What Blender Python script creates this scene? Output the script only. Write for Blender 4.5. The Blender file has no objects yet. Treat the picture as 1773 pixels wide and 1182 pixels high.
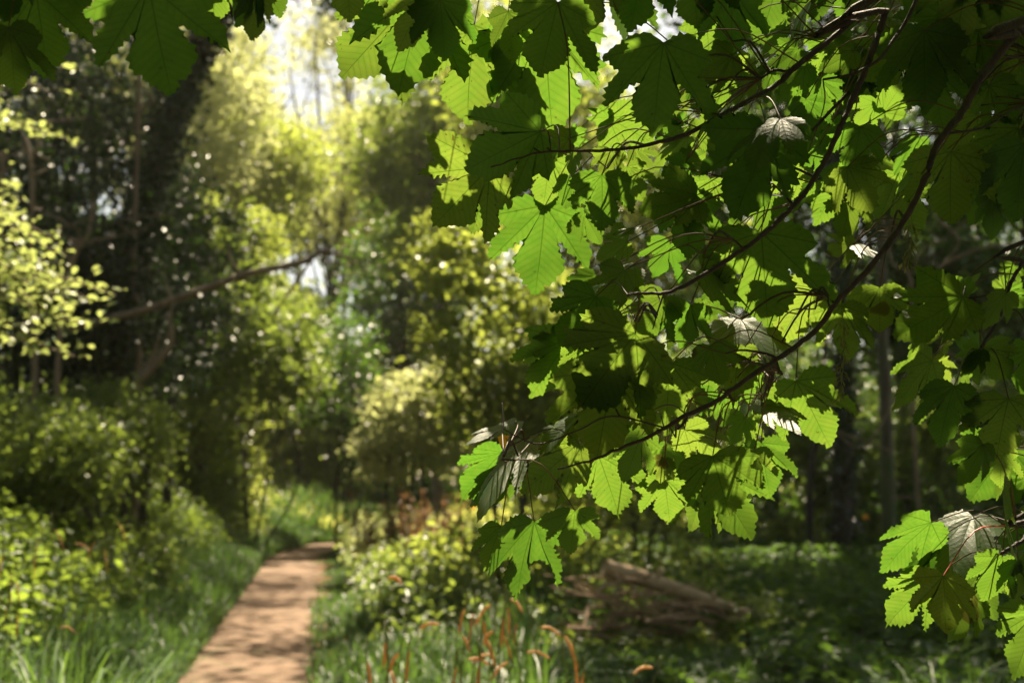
import bpy, math
import numpy as np
from mathutils import Matrix, Vector

S = bpy.context.scene
COL = S.collection

# ---------------------------------------------------------------- camera, sky, sun, exposure
PITCH = math.radians(5.96)
FOCAL = 2462.0
CAM = np.array([0.0, 0.0, 1.6])
cd = bpy.data.cameras.new("camera")
cd.lens = 50; cd.sensor_width = 36
cd.clip_start = 0.05; cd.clip_end = 2000
cd.dof.use_dof = True
cd.dof.focus_distance = 2.0
cd.dof.aperture_fstop = 5.6
cam = bpy.data.objects.new("camera", cd); COL.objects.link(cam)
cam.location = CAM; cam.rotation_euler = (math.pi / 2 + PITCH, 0, 0)
S.camera = cam

SUN_EL, SUN_AZ = math.radians(57), math.radians(10)
SUN = np.array([math.sin(SUN_AZ) * math.cos(SUN_EL), math.cos(SUN_AZ) * math.cos(SUN_EL), math.sin(SUN_EL)])
ld = bpy.data.lights.new("sun", 'SUN'); ld.energy = 5.0; ld.angle = math.radians(0.55); ld.color = (1.0, 0.845, 0.60)
sun = bpy.data.objects.new("sun", ld); COL.objects.link(sun)
sun.rotation_euler = Vector(SUN).to_track_quat('Z', 'Y').to_euler(); sun.location = (0, 0, 60)
wd = bpy.data.worlds.new("World"); S.world = wd; wd.use_nodes = True
sky = wd.node_tree.nodes.new('ShaderNodeTexSky'); sky.sky_type = 'NISHITA'; sky.sun_disc = False
sky.sun_elevation = SUN_EL; sky.sun_rotation = SUN_AZ; sky.dust_density = 1.0; sky.air_density = 0.5; sky.ozone_density = 0.3
bg = wd.node_tree.nodes['Background']; bg.inputs['Strength'].default_value = 0.055
tint = wd.node_tree.nodes.new('ShaderNodeMix'); tint.data_type = 'RGBA'; tint.blend_type = 'MULTIPLY'; tint.inputs[0].default_value = 1.0
tint.inputs[7].default_value = (1.42, 1.16, .80, 1)                  # warm, slightly veiled spring sky
wd.node_tree.links.new(sky.outputs['Color'], tint.inputs[6]); wd.node_tree.links.new(tint.outputs[2], bg.inputs['Color'])
S.view_settings.view_transform = 'Standard'; S.view_settings.look = 'None'
S.view_settings.exposure = 2.15; S.view_settings.gamma = 1.0
S.render.engine = 'CYCLES'
cy = S.cycles
cy.max_bounces = 6; cy.diffuse_bounces = 3; cy.glossy_bounces = 2; cy.transmission_bounces = 4; cy.transparent_max_bounces = 4
cy.sample_clamp_indirect = 4.0; cy.sample_clamp_direct = 0.0
cy.use_denoising = True
cy.caustics_reflective = False; cy.caustics_refractive = False

# ---------------------------------------------------------------- helpers
RNG = np.random.RandomState(7)
_f = np.array([0, math.cos(PITCH), math.sin(PITCH)]); _u = np.array([0, -math.sin(PITCH), math.cos(PITCH)]); _r = np.array([1.0, 0, 0])
def ray(px, py): return _f + _r * (px - 886.5) / FOCAL + _u * (591 - py) / FOCAL
def P(px, py, d): return CAM + ray(px, py) * d                     # a point d metres in front of the lens
def at(px, py, Y):                                                  # a point on the upright plane y = Y
    r = ray(px, py); return CAM + r * (Y / r[1])
def nrm(v):
    v = np.asarray(v, float); return v / (np.linalg.norm(v, axis=-1, keepdims=True) + 1e-12)

def mesh(name, V, F, mat, parent=None, loc=None, attr=None, smooth=False, uv=None, midx=None):
    """V (n,3), F list of arrays (m,k) - one mesh object."""
    V = np.asarray(V, np.float32)
    Fs = [np.asarray(f, np.int32) for f in (F if isinstance(F, list) else [F]) if len(f)]
    me = bpy.data.meshes.new(name)
    me.vertices.add(len(V)); me.vertices.foreach_set('co', V.ravel())
    li = np.concatenate([f.ravel() for f in Fs]); me.loops.add(len(li)); me.loops.foreach_set('vertex_index', li)
    tot = np.concatenate([np.full(len(f), f.shape[1], np.int32) for f in Fs])
    st = np.concatenate([[0], np.cumsum(tot)[:-1]]).astype(np.int32)
    me.polygons.add(len(tot)); me.polygons.foreach_set('loop_start', st); me.polygons.foreach_set('loop_total', tot)
    if midx is not None: me.polygons.foreach_set('material_index', np.asarray(midx, np.int32))
    if smooth: me.polygons.foreach_set('use_smooth', np.ones(len(tot), bool))
    if uv is not None:
        l = me.uv_layers.new(name='UVMap'); l.data.foreach_set('uv', np.asarray(uv, np.float32).ravel())
    if attr is not None:
        a = me.attributes.new('var', 'FLOAT', 'POINT'); a.data.foreach_set('value', np.asarray(attr, np.float32))
    me.update(calc_edges=True)
    for m in (mat if isinstance(mat, (list, tuple)) else [mat]): me.materials.append(m)
    o = bpy.data.objects.new(name, me); COL.objects.link(o)
    if parent is not None:
        o.parent = parent
        if loc is None: o.location = -Vector(parent.location)      # meshes are built in world space
    return o

def tag(o, label=None, cat=None, group=None, kind=None):
    if label: o['label'] = label
    if cat: o['category'] = cat
    if group: o['group'] = group
    if kind: o['kind'] = kind
    return o
def thing(name, label, cat, loc, group=None):
    o = bpy.data.objects.new(name, None); COL.objects.link(o); o.location = tuple(float(x) for x in loc); o.empty_display_size = .2
    return tag(o, label, cat, group)

class Tubes:
    def __init__(s): s.V = []; s.F = []; s.M = []; s.n = 0
    def add(s, pts, rad, seg=6, m=0, cap=True, wob=0.0):
        pts = np.asarray(pts, float); k = len(pts)
        rad = np.full(k, rad) if np.isscalar(rad) else np.asarray(rad, float)
        t = nrm(np.gradient(pts, axis=0))
        ref = np.array([.31, .17, .93]) if abs(t[0][2]) < .9 else np.array([1., .1, 0])
        a = nrm(np.cross(t, ref)); b = np.cross(t, a)
        th = np.linspace(0, 2 * math.pi, seg, endpoint=False)
        R = rad[:, None] * (1 + wob * RNG.randn(k, seg))
        ring = pts[:, None, :] + R[..., None] * (np.cos(th)[None, :, None] * a[:, None, :] + np.sin(th)[None, :, None] * b[:, None, :])
        V = ring.reshape(-1, 3)
        i = np.arange(k - 1)[:, None] * seg + np.arange(seg)[None, :]; j = np.arange(k - 1)[:, None] * seg + (np.arange(seg) + 1)[None, :] % seg
        F = np.stack([i, j, j + seg, i + seg], -1).reshape(-1, 4) + s.n
        s.V.append(V); s.F.append(F); s.M.append(np.full(len(F), m)); s.n += len(V)
        if cap:
            for e, base in ((0, 0), (k - 1, (k - 1) * seg)):
                s.V.append(pts[e:e + 1]); c = s.n; s.n += 1
                q = np.arange(seg); r0 = base + q; r1 = base + (q + 1) % seg; off = c - len(V) - (1 if e else 0)
                f = np.stack([r0 + off, r1 + off, np.full(seg, c), np.full(seg, c)], -1)
                s.F.append(f[:, :3]); s.M.append(np.full(seg, m))
    def build(s, name, mat, parent=None, smooth=True):
        q = [f for f in s.F if f.shape[1] == 4]; t = [f for f in s.F if f.shape[1] == 3]
        mq = [m for f, m in zip(s.F, s.M) if f.shape[1] == 4]; mt = [m for f, m in zip(s.F, s.M) if f.shape[1] == 3]
        F = [np.concatenate(q)] + ([np.concatenate(t)] if t else [])
        return mesh(name, np.concatenate(s.V), F, mat, parent, smooth=smooth, midx=np.concatenate(mq + mt))

def smooth_path(pts, n=24):
    """Catmull-Rom through the points."""
    p = np.asarray(pts, float)
    if len(p) == 2: return p[0] + (p[1] - p[0]) * np.linspace(0, 1, n)[:, None]
    q = np.vstack([2 * p[0] - p[1], p, 2 * p[-1] - p[-2]])
    out = []
    per = max(2, n // (len(p) - 1))
    for i in range(1, len(q) - 2):
        t = np.linspace(0, 1, per, endpoint=False)[:, None]
        a, b, c, d = q[i - 1], q[i], q[i + 1], q[i + 2]
        out.append(.5 * (2 * b + (c - a) * t + (2 * a - 5 * b + 4 * c - d) * t ** 2 + (3 * b - a - 3 * c + d) * t ** 3))
    out.append(p[-1:]); return np.vstack(out)

def leaf_quads(C, size, up=.5, aspect=.62, rs=RNG, droop=.0, spread=.35):
    """Leaf-sized six-cornered blades at the points C: vertices, faces, per-vertex variation."""
    n = len(C); C = np.asarray(C, float)
    N = nrm(rs.randn(n, 3) + np.array([0, 0, up * 2.2]))
    D = rs.randn(n, 3); D[:, 2] -= droop; D = nrm(D - N * (D * N).sum(1, keepdims=True)); W = np.cross(N, D)
    L = (size * (1 + spread * rs.randn(n)).clip(.45, 1.7))[:, None]
    h = L * aspect * .5
    fold = N * L * .10
    V = np.stack([C - D * L * .5, C - D * L * .15 + W * h + fold, C + D * L * .22 + W * h * .8 + fold * .8,
                  C + D * L * .55 - N * L * .12, C + D * L * .22 - W * h * .8 + fold * .8, C - D * L * .15 - W * h + fold], 1).reshape(-1, 3)
    b = np.arange(n)[:, None] * 6
    F = np.concatenate([b + np.array([[0, 1, 2, 3]]), b + np.array([[0, 3, 4, 5]])])
    return V, F, np.repeat(rs.rand(n), 6)

def crown_points(ells, clusters, per, cr, rs=RNG, shell=.35, flat=.6):
    """Leaf positions: clumps spread through ellipsoids with gaps between them. Returns points and clump centres."""
    vol = np.array([e[3] * e[4] * e[5] for e in ells]) ** .8; k = rs.choice(len(ells), clusters, p=vol / vol.sum())
    E = np.array(ells)[k]
    d = nrm(rs.randn(clusters, 3)); r = (shell + (1 - shell) * rs.rand(clusters) ** .7)[:, None]
    cc = E[:, :3] + d * r * E[:, 3:]
    s = (cr * (.6 + .8 * rs.rand(clusters)))[:, None, None]
    pts = cc[:, None, :] + rs.randn(clusters, per, 3) * s * np.array([1, 1, flat])
    return pts.reshape(-1, 3), cc

# ---------------------------------------------------------------- materials
def nodes(name):
    m = bpy.data.materials.new(name); m.use_nodes = True; nt = m.node_tree; nt.nodes.clear()
    out = nt.nodes.new('ShaderNodeOutputMaterial')
    return m, nt, out
def N(nt, kind, **kw):
    n = nt.nodes.new(kind)
    for k, v in kw.items():
        if k.startswith('i_'):
            key = k[2:]; key = int(key) if key.isdigit() else key.replace('_', ' ')
            n.inputs[key].default_value = v
        else: setattr(n, k, v)
    return n
def math_(nt, op, a, b=None, c=None):
    n = nt.nodes.new('ShaderNodeMath'); n.operation = op
    for i, x in enumerate((a, b, c)):
        if x is None: continue
        if isinstance(x, (int, float)): n.inputs[i].default_value = x
        else: nt.links.new(x, n.inputs[i])
    return n.outputs[0]
def ramp(nt, fac, stops):
    r = nt.nodes.new('ShaderNodeValToRGB'); e = r.color_ramp.elements
    while len(e) < len(stops): e.new(.5)
    for x, (p, c) in zip(e, stops): x.position = p; x.color = (*c, 1)
    nt.links.new(fac, r.inputs[0]); return r.outputs[0]

def foliage_mat(name, dark, light, trans, rough=.45, spec=.5, tw=.5):
    """Thin leaves: a glossy diffuse face and light coming through."""
    dark, light, trans = [tuple(1.08 * x for x in c) for c in (dark, light, trans)]
    m, nt, out = nodes(name)
    at_ = N(nt, 'ShaderNodeAttribute', attribute_name='var')
    c = ramp(nt, at_.outputs['Fac'], [(0, dark), (1, light)])
    p = N(nt, 'ShaderNodeBsdfPrincipled', i_Roughness=rough); p.inputs['Specular IOR Level'].default_value = spec
    nt.links.new(c, p.inputs['Base Color'])
    hs = N(nt, 'ShaderNodeMix', data_type='RGBA'); hs.inputs[0].default_value = .35
    nt.links.new(c, hs.inputs[7]); hs.inputs[6].default_value = (*trans, 1)
    t = N(nt, 'ShaderNodeBsdfTranslucent'); nt.links.new(hs.outputs[2], t.inputs['Color'])
    mx = N(nt, 'ShaderNodeMixShader'); mx.inputs[0].default_value = tw
    nt.links.new(p.outputs[0], mx.inputs[1]); nt.links.new(t.outputs[0], mx.inputs[2]); nt.links.new(mx.outputs[0], out.inputs[0])
    return m

def bark_mat(name, a, b, scale=6.0, moss=None, rough=.85):
    m, nt, out = nodes(name)
    tc = N(nt, 'ShaderNodeTexCoord'); mp = N(nt, 'ShaderNodeMapping'); mp.inputs['Scale'].default_value = (scale, scale, scale * .22)
    nt.links.new(tc.outputs['Object'], mp.inputs[0])
    nz = N(nt, 'ShaderNodeTexNoise', i_Scale=2.0, i_Detail=6.0, i_Roughness=.65); nt.links.new(mp.outputs[0], nz.inputs['Vector'])
    c = ramp(nt, nz.outputs[0], [(.32, a), (.68, b)])
    if moss:
        n2 = N(nt, 'ShaderNodeTexNoise', i_Scale=1.4, i_Detail=4.0); nt.links.new(tc.outputs['Object'], n2.inputs['Vector'])
        f = ramp(nt, n2.outputs[0], [(.48, (0, 0, 0)), (.62, (1, 1, 1))])
        x = N(nt, 'ShaderNodeMix', data_type='RGBA'); nt.links.new(f, x.inputs[0]); nt.links.new(c, x.inputs[6]); x.inputs[7].default_value = (*moss, 1); c = x.outputs[2]
    p = N(nt, 'ShaderNodeBsdfPrincipled', i_Roughness=rough); nt.links.new(c, p.inputs['Base Color'])
    bp = N(nt, 'ShaderNodeBump', i_Strength=.6, i_Distance=.02); nt.links.new(nz.outputs[0], bp.inputs['Height']); nt.links.new(bp.outputs[0], p.inputs['Normal'])
    nt.links.new(p.outputs[0], out.inputs[0]); return m

def sycamore_leaf_mat():
    m, nt, out = nodes('sycamore_leaf')
    uv = N(nt, 'ShaderNodeUVMap'); uv.uv_map = 'UVMap'
    sp = N(nt, 'ShaderNodeSeparateXYZ'); nt.links.new(uv.outputs[0], sp.inputs[0])
    s, t = sp.outputs[0], math_(nt, 'ABSOLUTE', sp.outputs[1])
    # main vein, tapering towards the tip
    w = math_(nt, 'MULTIPLY_ADD', s, -.009, .0145)
    main = math_(nt, 'SUBTRACT', 1.0, math_(nt, 'DIVIDE', t, w)); main.node.use_clamp = True
    # herringbone side veins, with pucker shading painted broadly along them into the colour
    ph = math_(nt, 'MULTIPLY', math_(nt, 'MULTIPLY_ADD', t, -.85, s), 11.5)
    fr = math_(nt, 'FRACT', ph); tri = math_(nt, 'ABSOLUTE', math_(nt, 'SUBTRACT', fr, .5))
    side = math_(nt, 'SUBTRACT', 1.0, math_(nt, 'DIVIDE', tri, .055)); side.node.use_clamp = True
    vein_shade = math_(nt, 'MAXIMUM', main, math_(nt, 'MULTIPLY_ADD', side, .42, math_(nt, 'MULTIPLY', math_(nt, 'SUBTRACT', .5, tri), .34)))
    oi = N(nt, 'ShaderNodeObjectInfo'); gm = N(nt, 'ShaderNodeNewGeometry')
    rnd = math_(nt, 'FRACT', math_(nt, 'ADD', oi.outputs['Random'], gm.outputs['Random Per Island']))
    tc = N(nt, 'ShaderNodeTexCoord')
    nz = N(nt, 'ShaderNodeTexNoise', i_Scale=7.0, i_Detail=5.0, i_Roughness=.6); nt.links.new(tc.outputs['Object'], nz.inputs['Vector'])
    mixv = math_(nt, 'MULTIPLY_ADD', nz.outputs[0], .5, math_(nt, 'MULTIPLY_ADD', rnd, .42, .06))
    ct = ramp(nt, mixv, [(.12, (.046, .158, .010)), (.5, (.110, .212, .018)), (.9, (.19, .25, .03))])
    cd_ = ramp(nt, mixv, [(.12, (.009, .034, .009)), (.9, (.022, .06, .012))])
    def vein_shade_mix(c, col, amt):
        x = N(nt, 'ShaderNodeMix', data_type='RGBA'); nt.links.new(math_(nt, 'MULTIPLY', vein_shade, amt), x.inputs[0])
        nt.links.new(c, x.inputs[6]); x.inputs[7].default_value = (*col, 1); return x.outputs[2]
    n3 = N(nt, 'ShaderNodeTexNoise', i_Scale=16.0, i_Detail=2.0, i_Roughness=.4); nt.links.new(tc.outputs['Object'], n3.inputs['Vector'])
    spot = ramp(nt, math_(nt, 'MULTIPLY_ADD', rnd, .05, n3.outputs[0]), [(.735, (0, 0, 0)), (.76, (1, 1, 1))])
    def spots(c, col):
        x = N(nt, 'ShaderNodeMix', data_type='RGBA'); nt.links.new(math_(nt, 'MULTIPLY', spot, .8), x.inputs[0]); nt.links.new(c, x.inputs[6]); x.inputs[7].default_value = (*col, 1); return x.outputs[2]
    ct = spots(ct, (.06, .045, .01)); cd_ = spots(cd_, (.05, .035, .015))
    ct = vein_shade_mix(ct, (.025, .065, .003), .85); cd_ = vein_shade_mix(cd_, (.05, .09, .03), .35)
    hgt = math_(nt, 'ADD', math_(nt, 'MULTIPLY', math_(nt, 'MULTIPLY', tri, tri), 1.2), math_(nt, 'MULTIPLY', main, -.8))
    n2 = N(nt, 'ShaderNodeTexNoise', i_Scale=38.0, i_Detail=3.0); nt.links.new(tc.outputs['Object'], n2.inputs['Vector'])
    hgt = math_(nt, 'MULTIPLY_ADD', n2.outputs[0], .8, hgt)
    bp = N(nt, 'ShaderNodeBump', i_Strength=.14, i_Distance=.004); nt.links.new(hgt, bp.inputs['Height'])
    p = N(nt, 'ShaderNodeBsdfPrincipled', i_Roughness=.48); p.inputs['Specular IOR Level'].default_value = .21
    nt.links.new(cd_, p.inputs['Base Color']); nt.links.new(bp.outputs[0], p.inputs['Normal'])
    tr = N(nt, 'ShaderNodeBsdfTranslucent'); nt.links.new(ct, tr.inputs['Color'])
    mx = N(nt, 'ShaderNodeMixShader'); mx.inputs[0].default_value = .55
    nt.links.new(p.outputs[0], mx.inputs[1]); nt.links.new(tr.outputs[0], mx.inputs[2]); nt.links.new(mx.outputs[0], out.inputs[0])
    return m

def plain_mat(name, a, b, scale=20.0, rough=.8, trans=None):
    m, nt, out = nodes(name)
    tc = N(nt, 'ShaderNodeTexCoord')
    nz = N(nt, 'ShaderNodeTexNoise', i_Scale=scale, i_Detail=5.0); nt.links.new(tc.outputs['Object'], nz.inputs['Vector'])
    c = ramp(nt, nz.outputs[0], [(.35, a), (.65, b)])
    p = N(nt, 'ShaderNodeBsdfPrincipled', i_Roughness=rough); nt.links.new(c, p.inputs['Base Color'])
    sh = p.outputs[0]
    if trans:
        t = N(nt, 'ShaderNodeBsdfTranslucent'); t.inputs[0].default_value = (*trans, 1)
        mx = N(nt, 'ShaderNodeMixShader'); mx.inputs[0].default_value = .35; nt.links.new(sh, mx.inputs[1]); nt.links.new(t.outputs[0], mx.inputs[2]); sh = mx.outputs[0]
    nt.links.new(sh, out.inputs[0]); return m

M = {}
M['syc'] = sycamore_leaf_mat()
M['twig'] = bark_mat('sycamore_twig', (.018, .011, .009), (.042, .026, .021), 60, rough=.75)
M['petiole'] = plain_mat('petiole', (.05, .028, .012), (.09, .06, .02), 30, .6, trans=(.14, .10, .02))
M['redpetiole'] = plain_mat('red_petiole', (.45, .07, .03), (.6, .12, .05), 30, .4, trans=(.7, .12, .05))
M['bark'] = bark_mat('bark', (.045, .034, .024), (.13, .10, .072), 5, moss=(.05, .07, .02))
M['bark_pale'] = bark_mat('pale_bark', (.12, .085, .06), (.26, .19, .135), 5)
M['bark_dark'] = bark_mat('dark_bark', (.02, .016, .011), (.06, .047, .034), 5, moss=(.03, .045, .015))
M['logbark'] = bark_mat('log_bark', (.28, .19, .115), (.50, .36, .235), 5)
M['stick'] = bark_mat('dead_stick', (.17, .11, .065), (.38, .255, .16), 14)
M['logend'] = plain_mat('sawn_wood', (.32, .22, .13), (.45, .33, .2), 25)
M['holly'] = foliage_mat('holly_leaf', (.008, .022, .009), (.02, .045, .014), (.05, .10, .01), rough=.38, spec=.42, tw=.2)
M['ivy'] = foliage_mat('ivy_leaf', (.008, .022, .008), (.02, .04, .012), (.04, .08, .01), rough=.3, spec=.7, tw=.2)
M['beech'] = foliage_mat('beech_leaf', (.05, .11, .015), (.10, .17, .03), (.50, .56, .16), rough=.42, spec=.5, tw=.5)
M['hazel'] = foliage_mat('hazel_leaf', (.03, .078, .008), (.085, .135, .014), (.50, .58, .09), rough=.4, spec=.55, tw=.5)
M['haw'] = foliage_mat('hawthorn_leaf', (.024, .066, .008), (.065, .115, .012), (.37, .48, .07), rough=.42, spec=.5, tw=.45)
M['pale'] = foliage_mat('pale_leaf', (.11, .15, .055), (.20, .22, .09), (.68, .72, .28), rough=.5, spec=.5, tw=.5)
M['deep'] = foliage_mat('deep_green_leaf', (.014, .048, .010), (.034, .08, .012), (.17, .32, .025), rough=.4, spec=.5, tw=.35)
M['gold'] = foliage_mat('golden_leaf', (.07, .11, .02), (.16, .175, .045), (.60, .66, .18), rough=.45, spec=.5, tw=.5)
M['nettle'] = foliage_mat('weed_leaf', (.015, .048, .013), (.042, .095, .022), (.16, .28, .03), rough=.55, spec=.2, tw=.4)
M['weed'] = foliage_mat('bank_weed_leaf', (.02, .06, .012), (.06, .115, .02), (.34, .46, .05), rough=.5, spec=.3, tw=.5)
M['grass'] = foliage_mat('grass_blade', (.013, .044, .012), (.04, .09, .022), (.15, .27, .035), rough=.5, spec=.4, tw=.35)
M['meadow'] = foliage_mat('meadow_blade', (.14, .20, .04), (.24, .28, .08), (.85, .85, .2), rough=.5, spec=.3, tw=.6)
M['sedge'] = foliage_mat('sedge_blade', (.025, .075, .016), (.06, .13, .028), (.22, .36, .04), rough=.55, spec=.3, tw=.35)
M['catkin'] = plain_mat('sedge_flower_spike', (.40, .24, .11), (.58, .37, .19), 120, .8, trans=(.7, .42, .18))
M['stalk'] = plain_mat('dry_stalk', (.16, .06, .03), (.3, .13, .06), 20, .8)
M['flower'] = plain_mat('orange_petal', (.75, .30, .02), (.85, .42, .03), 20, .5, trans=(.9, .45, .03))
M['raceme'] = plain_mat('sycamore_flower', (.12, .16, .03), (.22, .25, .05), 40, .5, trans=(.3, .35, .05))
M['orange_leaf'] = plain_mat('orange_leaf', (.5, .28, .02), (.62, .38, .04), 20, .5, trans=(.8, .45, .03))

def ground_mat():
    m, nt, out = nodes('woodland_soil')
    tc = N(nt, 'ShaderNodeTexCoord')
    n1 = N(nt, 'ShaderNodeTexNoise', i_Scale=.6, i_Detail=8.0, i_Roughness=.6); nt.links.new(tc.outputs['Object'], n1.inputs['Vector'])
    n2 = N(nt, 'ShaderNodeTexNoise', i_Scale=14.0, i_Detail=6.0); nt.links.new(tc.outputs['Object'], n2.inputs['Vector'])
    c = ramp(nt, math_(nt, 'MULTIPLY_ADD', n2.outputs[0], .5, math_(nt, 'MULTIPLY', n1.outputs[0], .5)), [(.35, (.035, .028, .016)), (.5, (.06, .055, .025)), (.66, (.045, .075, .024))])
    p = N(nt, 'ShaderNodeBsdfPrincipled', i_Roughness=.95); nt.links.new(c, p.inputs['Base Color'])
    bp = N(nt, 'ShaderNodeBump', i_Strength=.8, i_Distance=.05); nt.links.new(n2.outputs[0], bp.inputs['Height']); nt.links.new(bp.outputs[0], p.inputs['Normal'])
    nt.links.new(p.outputs[0], out.inputs[0]); return m
def path_mat():
    m, nt, out = nodes('dusty_path')
    uv = N(nt, 'ShaderNodeUVMap'); uv.uv_map = 'UVMap'
    sp = N(nt, 'ShaderNodeSeparateXYZ'); nt.links.new(uv.outputs[0], sp.inputs[0])
    tc = N(nt, 'ShaderNodeTexCoord')
    n1 = N(nt, 'ShaderNodeTexNoise', i_Scale=2.2, i_Detail=8.0, i_Roughness=.65); nt.links.new(tc.outputs['Object'], n1.inputs['Vector'])
    n2 = N(nt, 'ShaderNodeTexNoise', i_Scale=55.0, i_Detail=4.0); nt.links.new(tc.outputs['Object'], n2.inputs['Vector'])
    c = ramp(nt, math_(nt, 'MULTIPLY_ADD', n2.outputs[0], .45, math_(nt, 'MULTIPLY', n1.outputs[0], .55)), [(.36, (.082, .048, .028)), (.5, (.128, .077, .045)), (.66, (.190, .120, .074))])
    edge = math_(nt, 'ADD', math_(nt, 'MULTIPLY', math_(nt, 'ABSOLUTE', sp.outputs[0]), 1.0), math_(nt, 'MULTIPLY_ADD', n1.outputs[0], .6, -.3))
    f = ramp(nt, edge, [(.72, (0, 0, 0)), (.95, (1, 1, 1))])
    x = N(nt, 'ShaderNodeMix', data_type='RGBA'); nt.links.new(f, x.inputs[0]); nt.links.new(c, x.inputs[6]); x.inputs[7].default_value = (.19, .085, .035, 1)
    p = N(nt, 'ShaderNodeBsdfPrincipled', i_Roughness=.95); nt.links.new(x.outputs[2], p.inputs['Base Color'])
    bp = N(nt, 'ShaderNodeBump', i_Strength=.7, i_Distance=.02); nt.links.new(n2.outputs[0], bp.inputs['Height']); nt.links.new(bp.outputs[0], p.inputs['Normal'])
    nt.links.new(p.outputs[0], out.inputs[0]); return m
M['ground'] = ground_mat(); M['path'] = path_mat()

# ---------------------------------------------------------------- terrain and path
def pathx(y):
    y = np.asarray(y, float); b = -0.58 - 0.137 * np.minimum(y, 42)
    return b + .05 * np.maximum(y - 33, 0) ** 1.35 + .42 * np.maximum(y - 42, 0) ** 1.35
def hgt(x, y):
    x = np.asarray(x, float); y = np.asarray(y, float)
    d = pathx(y) - .75 - x
    bank = np.where(y < 46, np.clip(d - .4, 0, 6) * .20, np.clip(d - .4, 0, 6) * .05)
    return bank + .06 * np.sin(x * .9 + 1.3) * np.cos(y * .55) * np.clip(np.abs(x - pathx(y)) - 1, 0, 1) + .05 * np.clip(x - pathx(y) - 2, 0, 4) * .5
def ground():
    xs = np.concatenate([np.linspace(-400, -30, 12), np.linspace(-28, 28, 90), np.linspace(30, 400, 12)])
    ys = np.concatenate([np.linspace(-60, -2, 10), np.linspace(0, 70, 110), np.linspace(75, 600, 16)])
    X, Y = np.meshgrid(xs, ys); near = (np.abs(X) < 29) & (Y < 72)
    Z = np.where(near, hgt(X, Y), .25) - .02
    V = np.stack([X, Y, Z], -1).reshape(-1, 3); nx = len(xs)
    i = (np.arange(len(ys) - 1)[:, None] * nx + np.arange(nx - 1)[None]).ravel()
    tag(mesh('ground', V, np.stack([i, i + 1, i + nx + 1, i + nx], -1), M['ground'], smooth=True), kind='structure')
ground()
def path():
    ys = np.linspace(-8, 52, 420); k = 9
    u = np.linspace(-1, 1, k); cx = pathx(ys)
    tx = np.gradient(cx, ys); nx_ = 1 / np.sqrt(1 + tx ** 2); ny_ = -tx * nx_
    w = .84 + .07 * np.sin(ys * 1.7) + .06 * np.sin(ys * 4.1 + 1) + .05 * np.sin(ys * 9.3)
    X = cx[:, None] + u[None] * (w * nx_)[:, None]; Y = ys[:, None] + u[None] * (w * ny_)[:, None]
    Z = np.broadcast_to(.012 + .02 * (1 - u[None] ** 2), X.shape)
    Z = np.maximum(Z, hgt(X, Y) + .006)
    V = np.stack([X, Y, Z], -1).reshape(-1, 3)
    i = (np.arange(len(ys) - 1)[:, None] * k + np.arange(k - 1)[None]).ravel()
    F = np.stack([i, i + 1, i + k + 1, i + k], -1)
    U = np.broadcast_to(u[None], X.shape).ravel(); Vv = np.broadcast_to(ys[:, None], X.shape).ravel()
    uv = np.stack([U[F.ravel()], Vv[F.ravel()]], -1)
    tag(mesh('path', V, F, M['path'], uv=uv, smooth=True), kind='structure')
path()

# ---------------------------------------------------------------- sycamore in front
def leaf_outline(rs, bite=False, young=False):
    half = [(0, 0), (.10, -.07), (.23, -.11), (.37, -.07), (.49, .04), (.60, .20), (.53, .27), (.42, .34), (.53, .46), (.57, .60), (.56, .80), (.455, .70), (.33, .57), (.185, .43),
            (.268, .64), (.285, .75), (.215, .885), (.10, 1.01), (0, 1.12)]
    def side(sg):
        h = np.array(half); j = rs.randn(*h.shape) * .014; j[0] = 0; j[-1] = 0
        h = h + j
        k = 1 + .10 * rs.randn(); h[4:8] *= k
        if young: h[12:14] = h[12:14] * 1.25; h[6:8] *= 1.1
        k2 = 1 + .08 * rs.randn(); h[9:12] *= k2
        if bite and sg > 0: h = np.vstack([h[:11], [(.50, .72), (.43, .60), (.30, .52), (.10, .57), (.08, .63), (.13, .70), (.16, .80), (.14, .86), (.07, .88)], h[-1:]])
        h[:, 0] *= sg; return h
    R, L = side(1), side(-1)
    L[-1] = R[-1]
    ring = np.vstack([R, L[::-1][1:-1]])
    out, th = [], []
    for a, b in zip(ring, np.roll(ring, -1, 0)):
        n = max(1, int(np.linalg.norm(b - a) / .036))
        for q in range(n):
            out.append(a + (b - a) * q / n)
    out = np.array(out); m = len(out)
    sm = out.copy()
    for _ in range(2): sm = .5 * sm + .25 * np.roll(sm, 1, 0) + .25 * np.roll(sm, -1, 0)
    lobe = np.abs(sm[:, 1] - out[:, 1]) + np.abs(sm[:, 0] - out[:, 0]) > .02
    base = np.where(lobe[:, None], out, sm); base[0] = 0
    # saw teeth
    t = nrm(np.roll(base, -1, 0) - np.roll(base, 1, 0)); nn = np.stack([t[:, 1], -t[:, 0]], -1)
    amp = (.028 * (np.arange(m) % 2) - .006 + .012 * rs.randn(m)); amp[:3] = 0; amp[-3:] = 0
    teeth = base + nn * amp[:, None]
    return base, teeth
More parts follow.
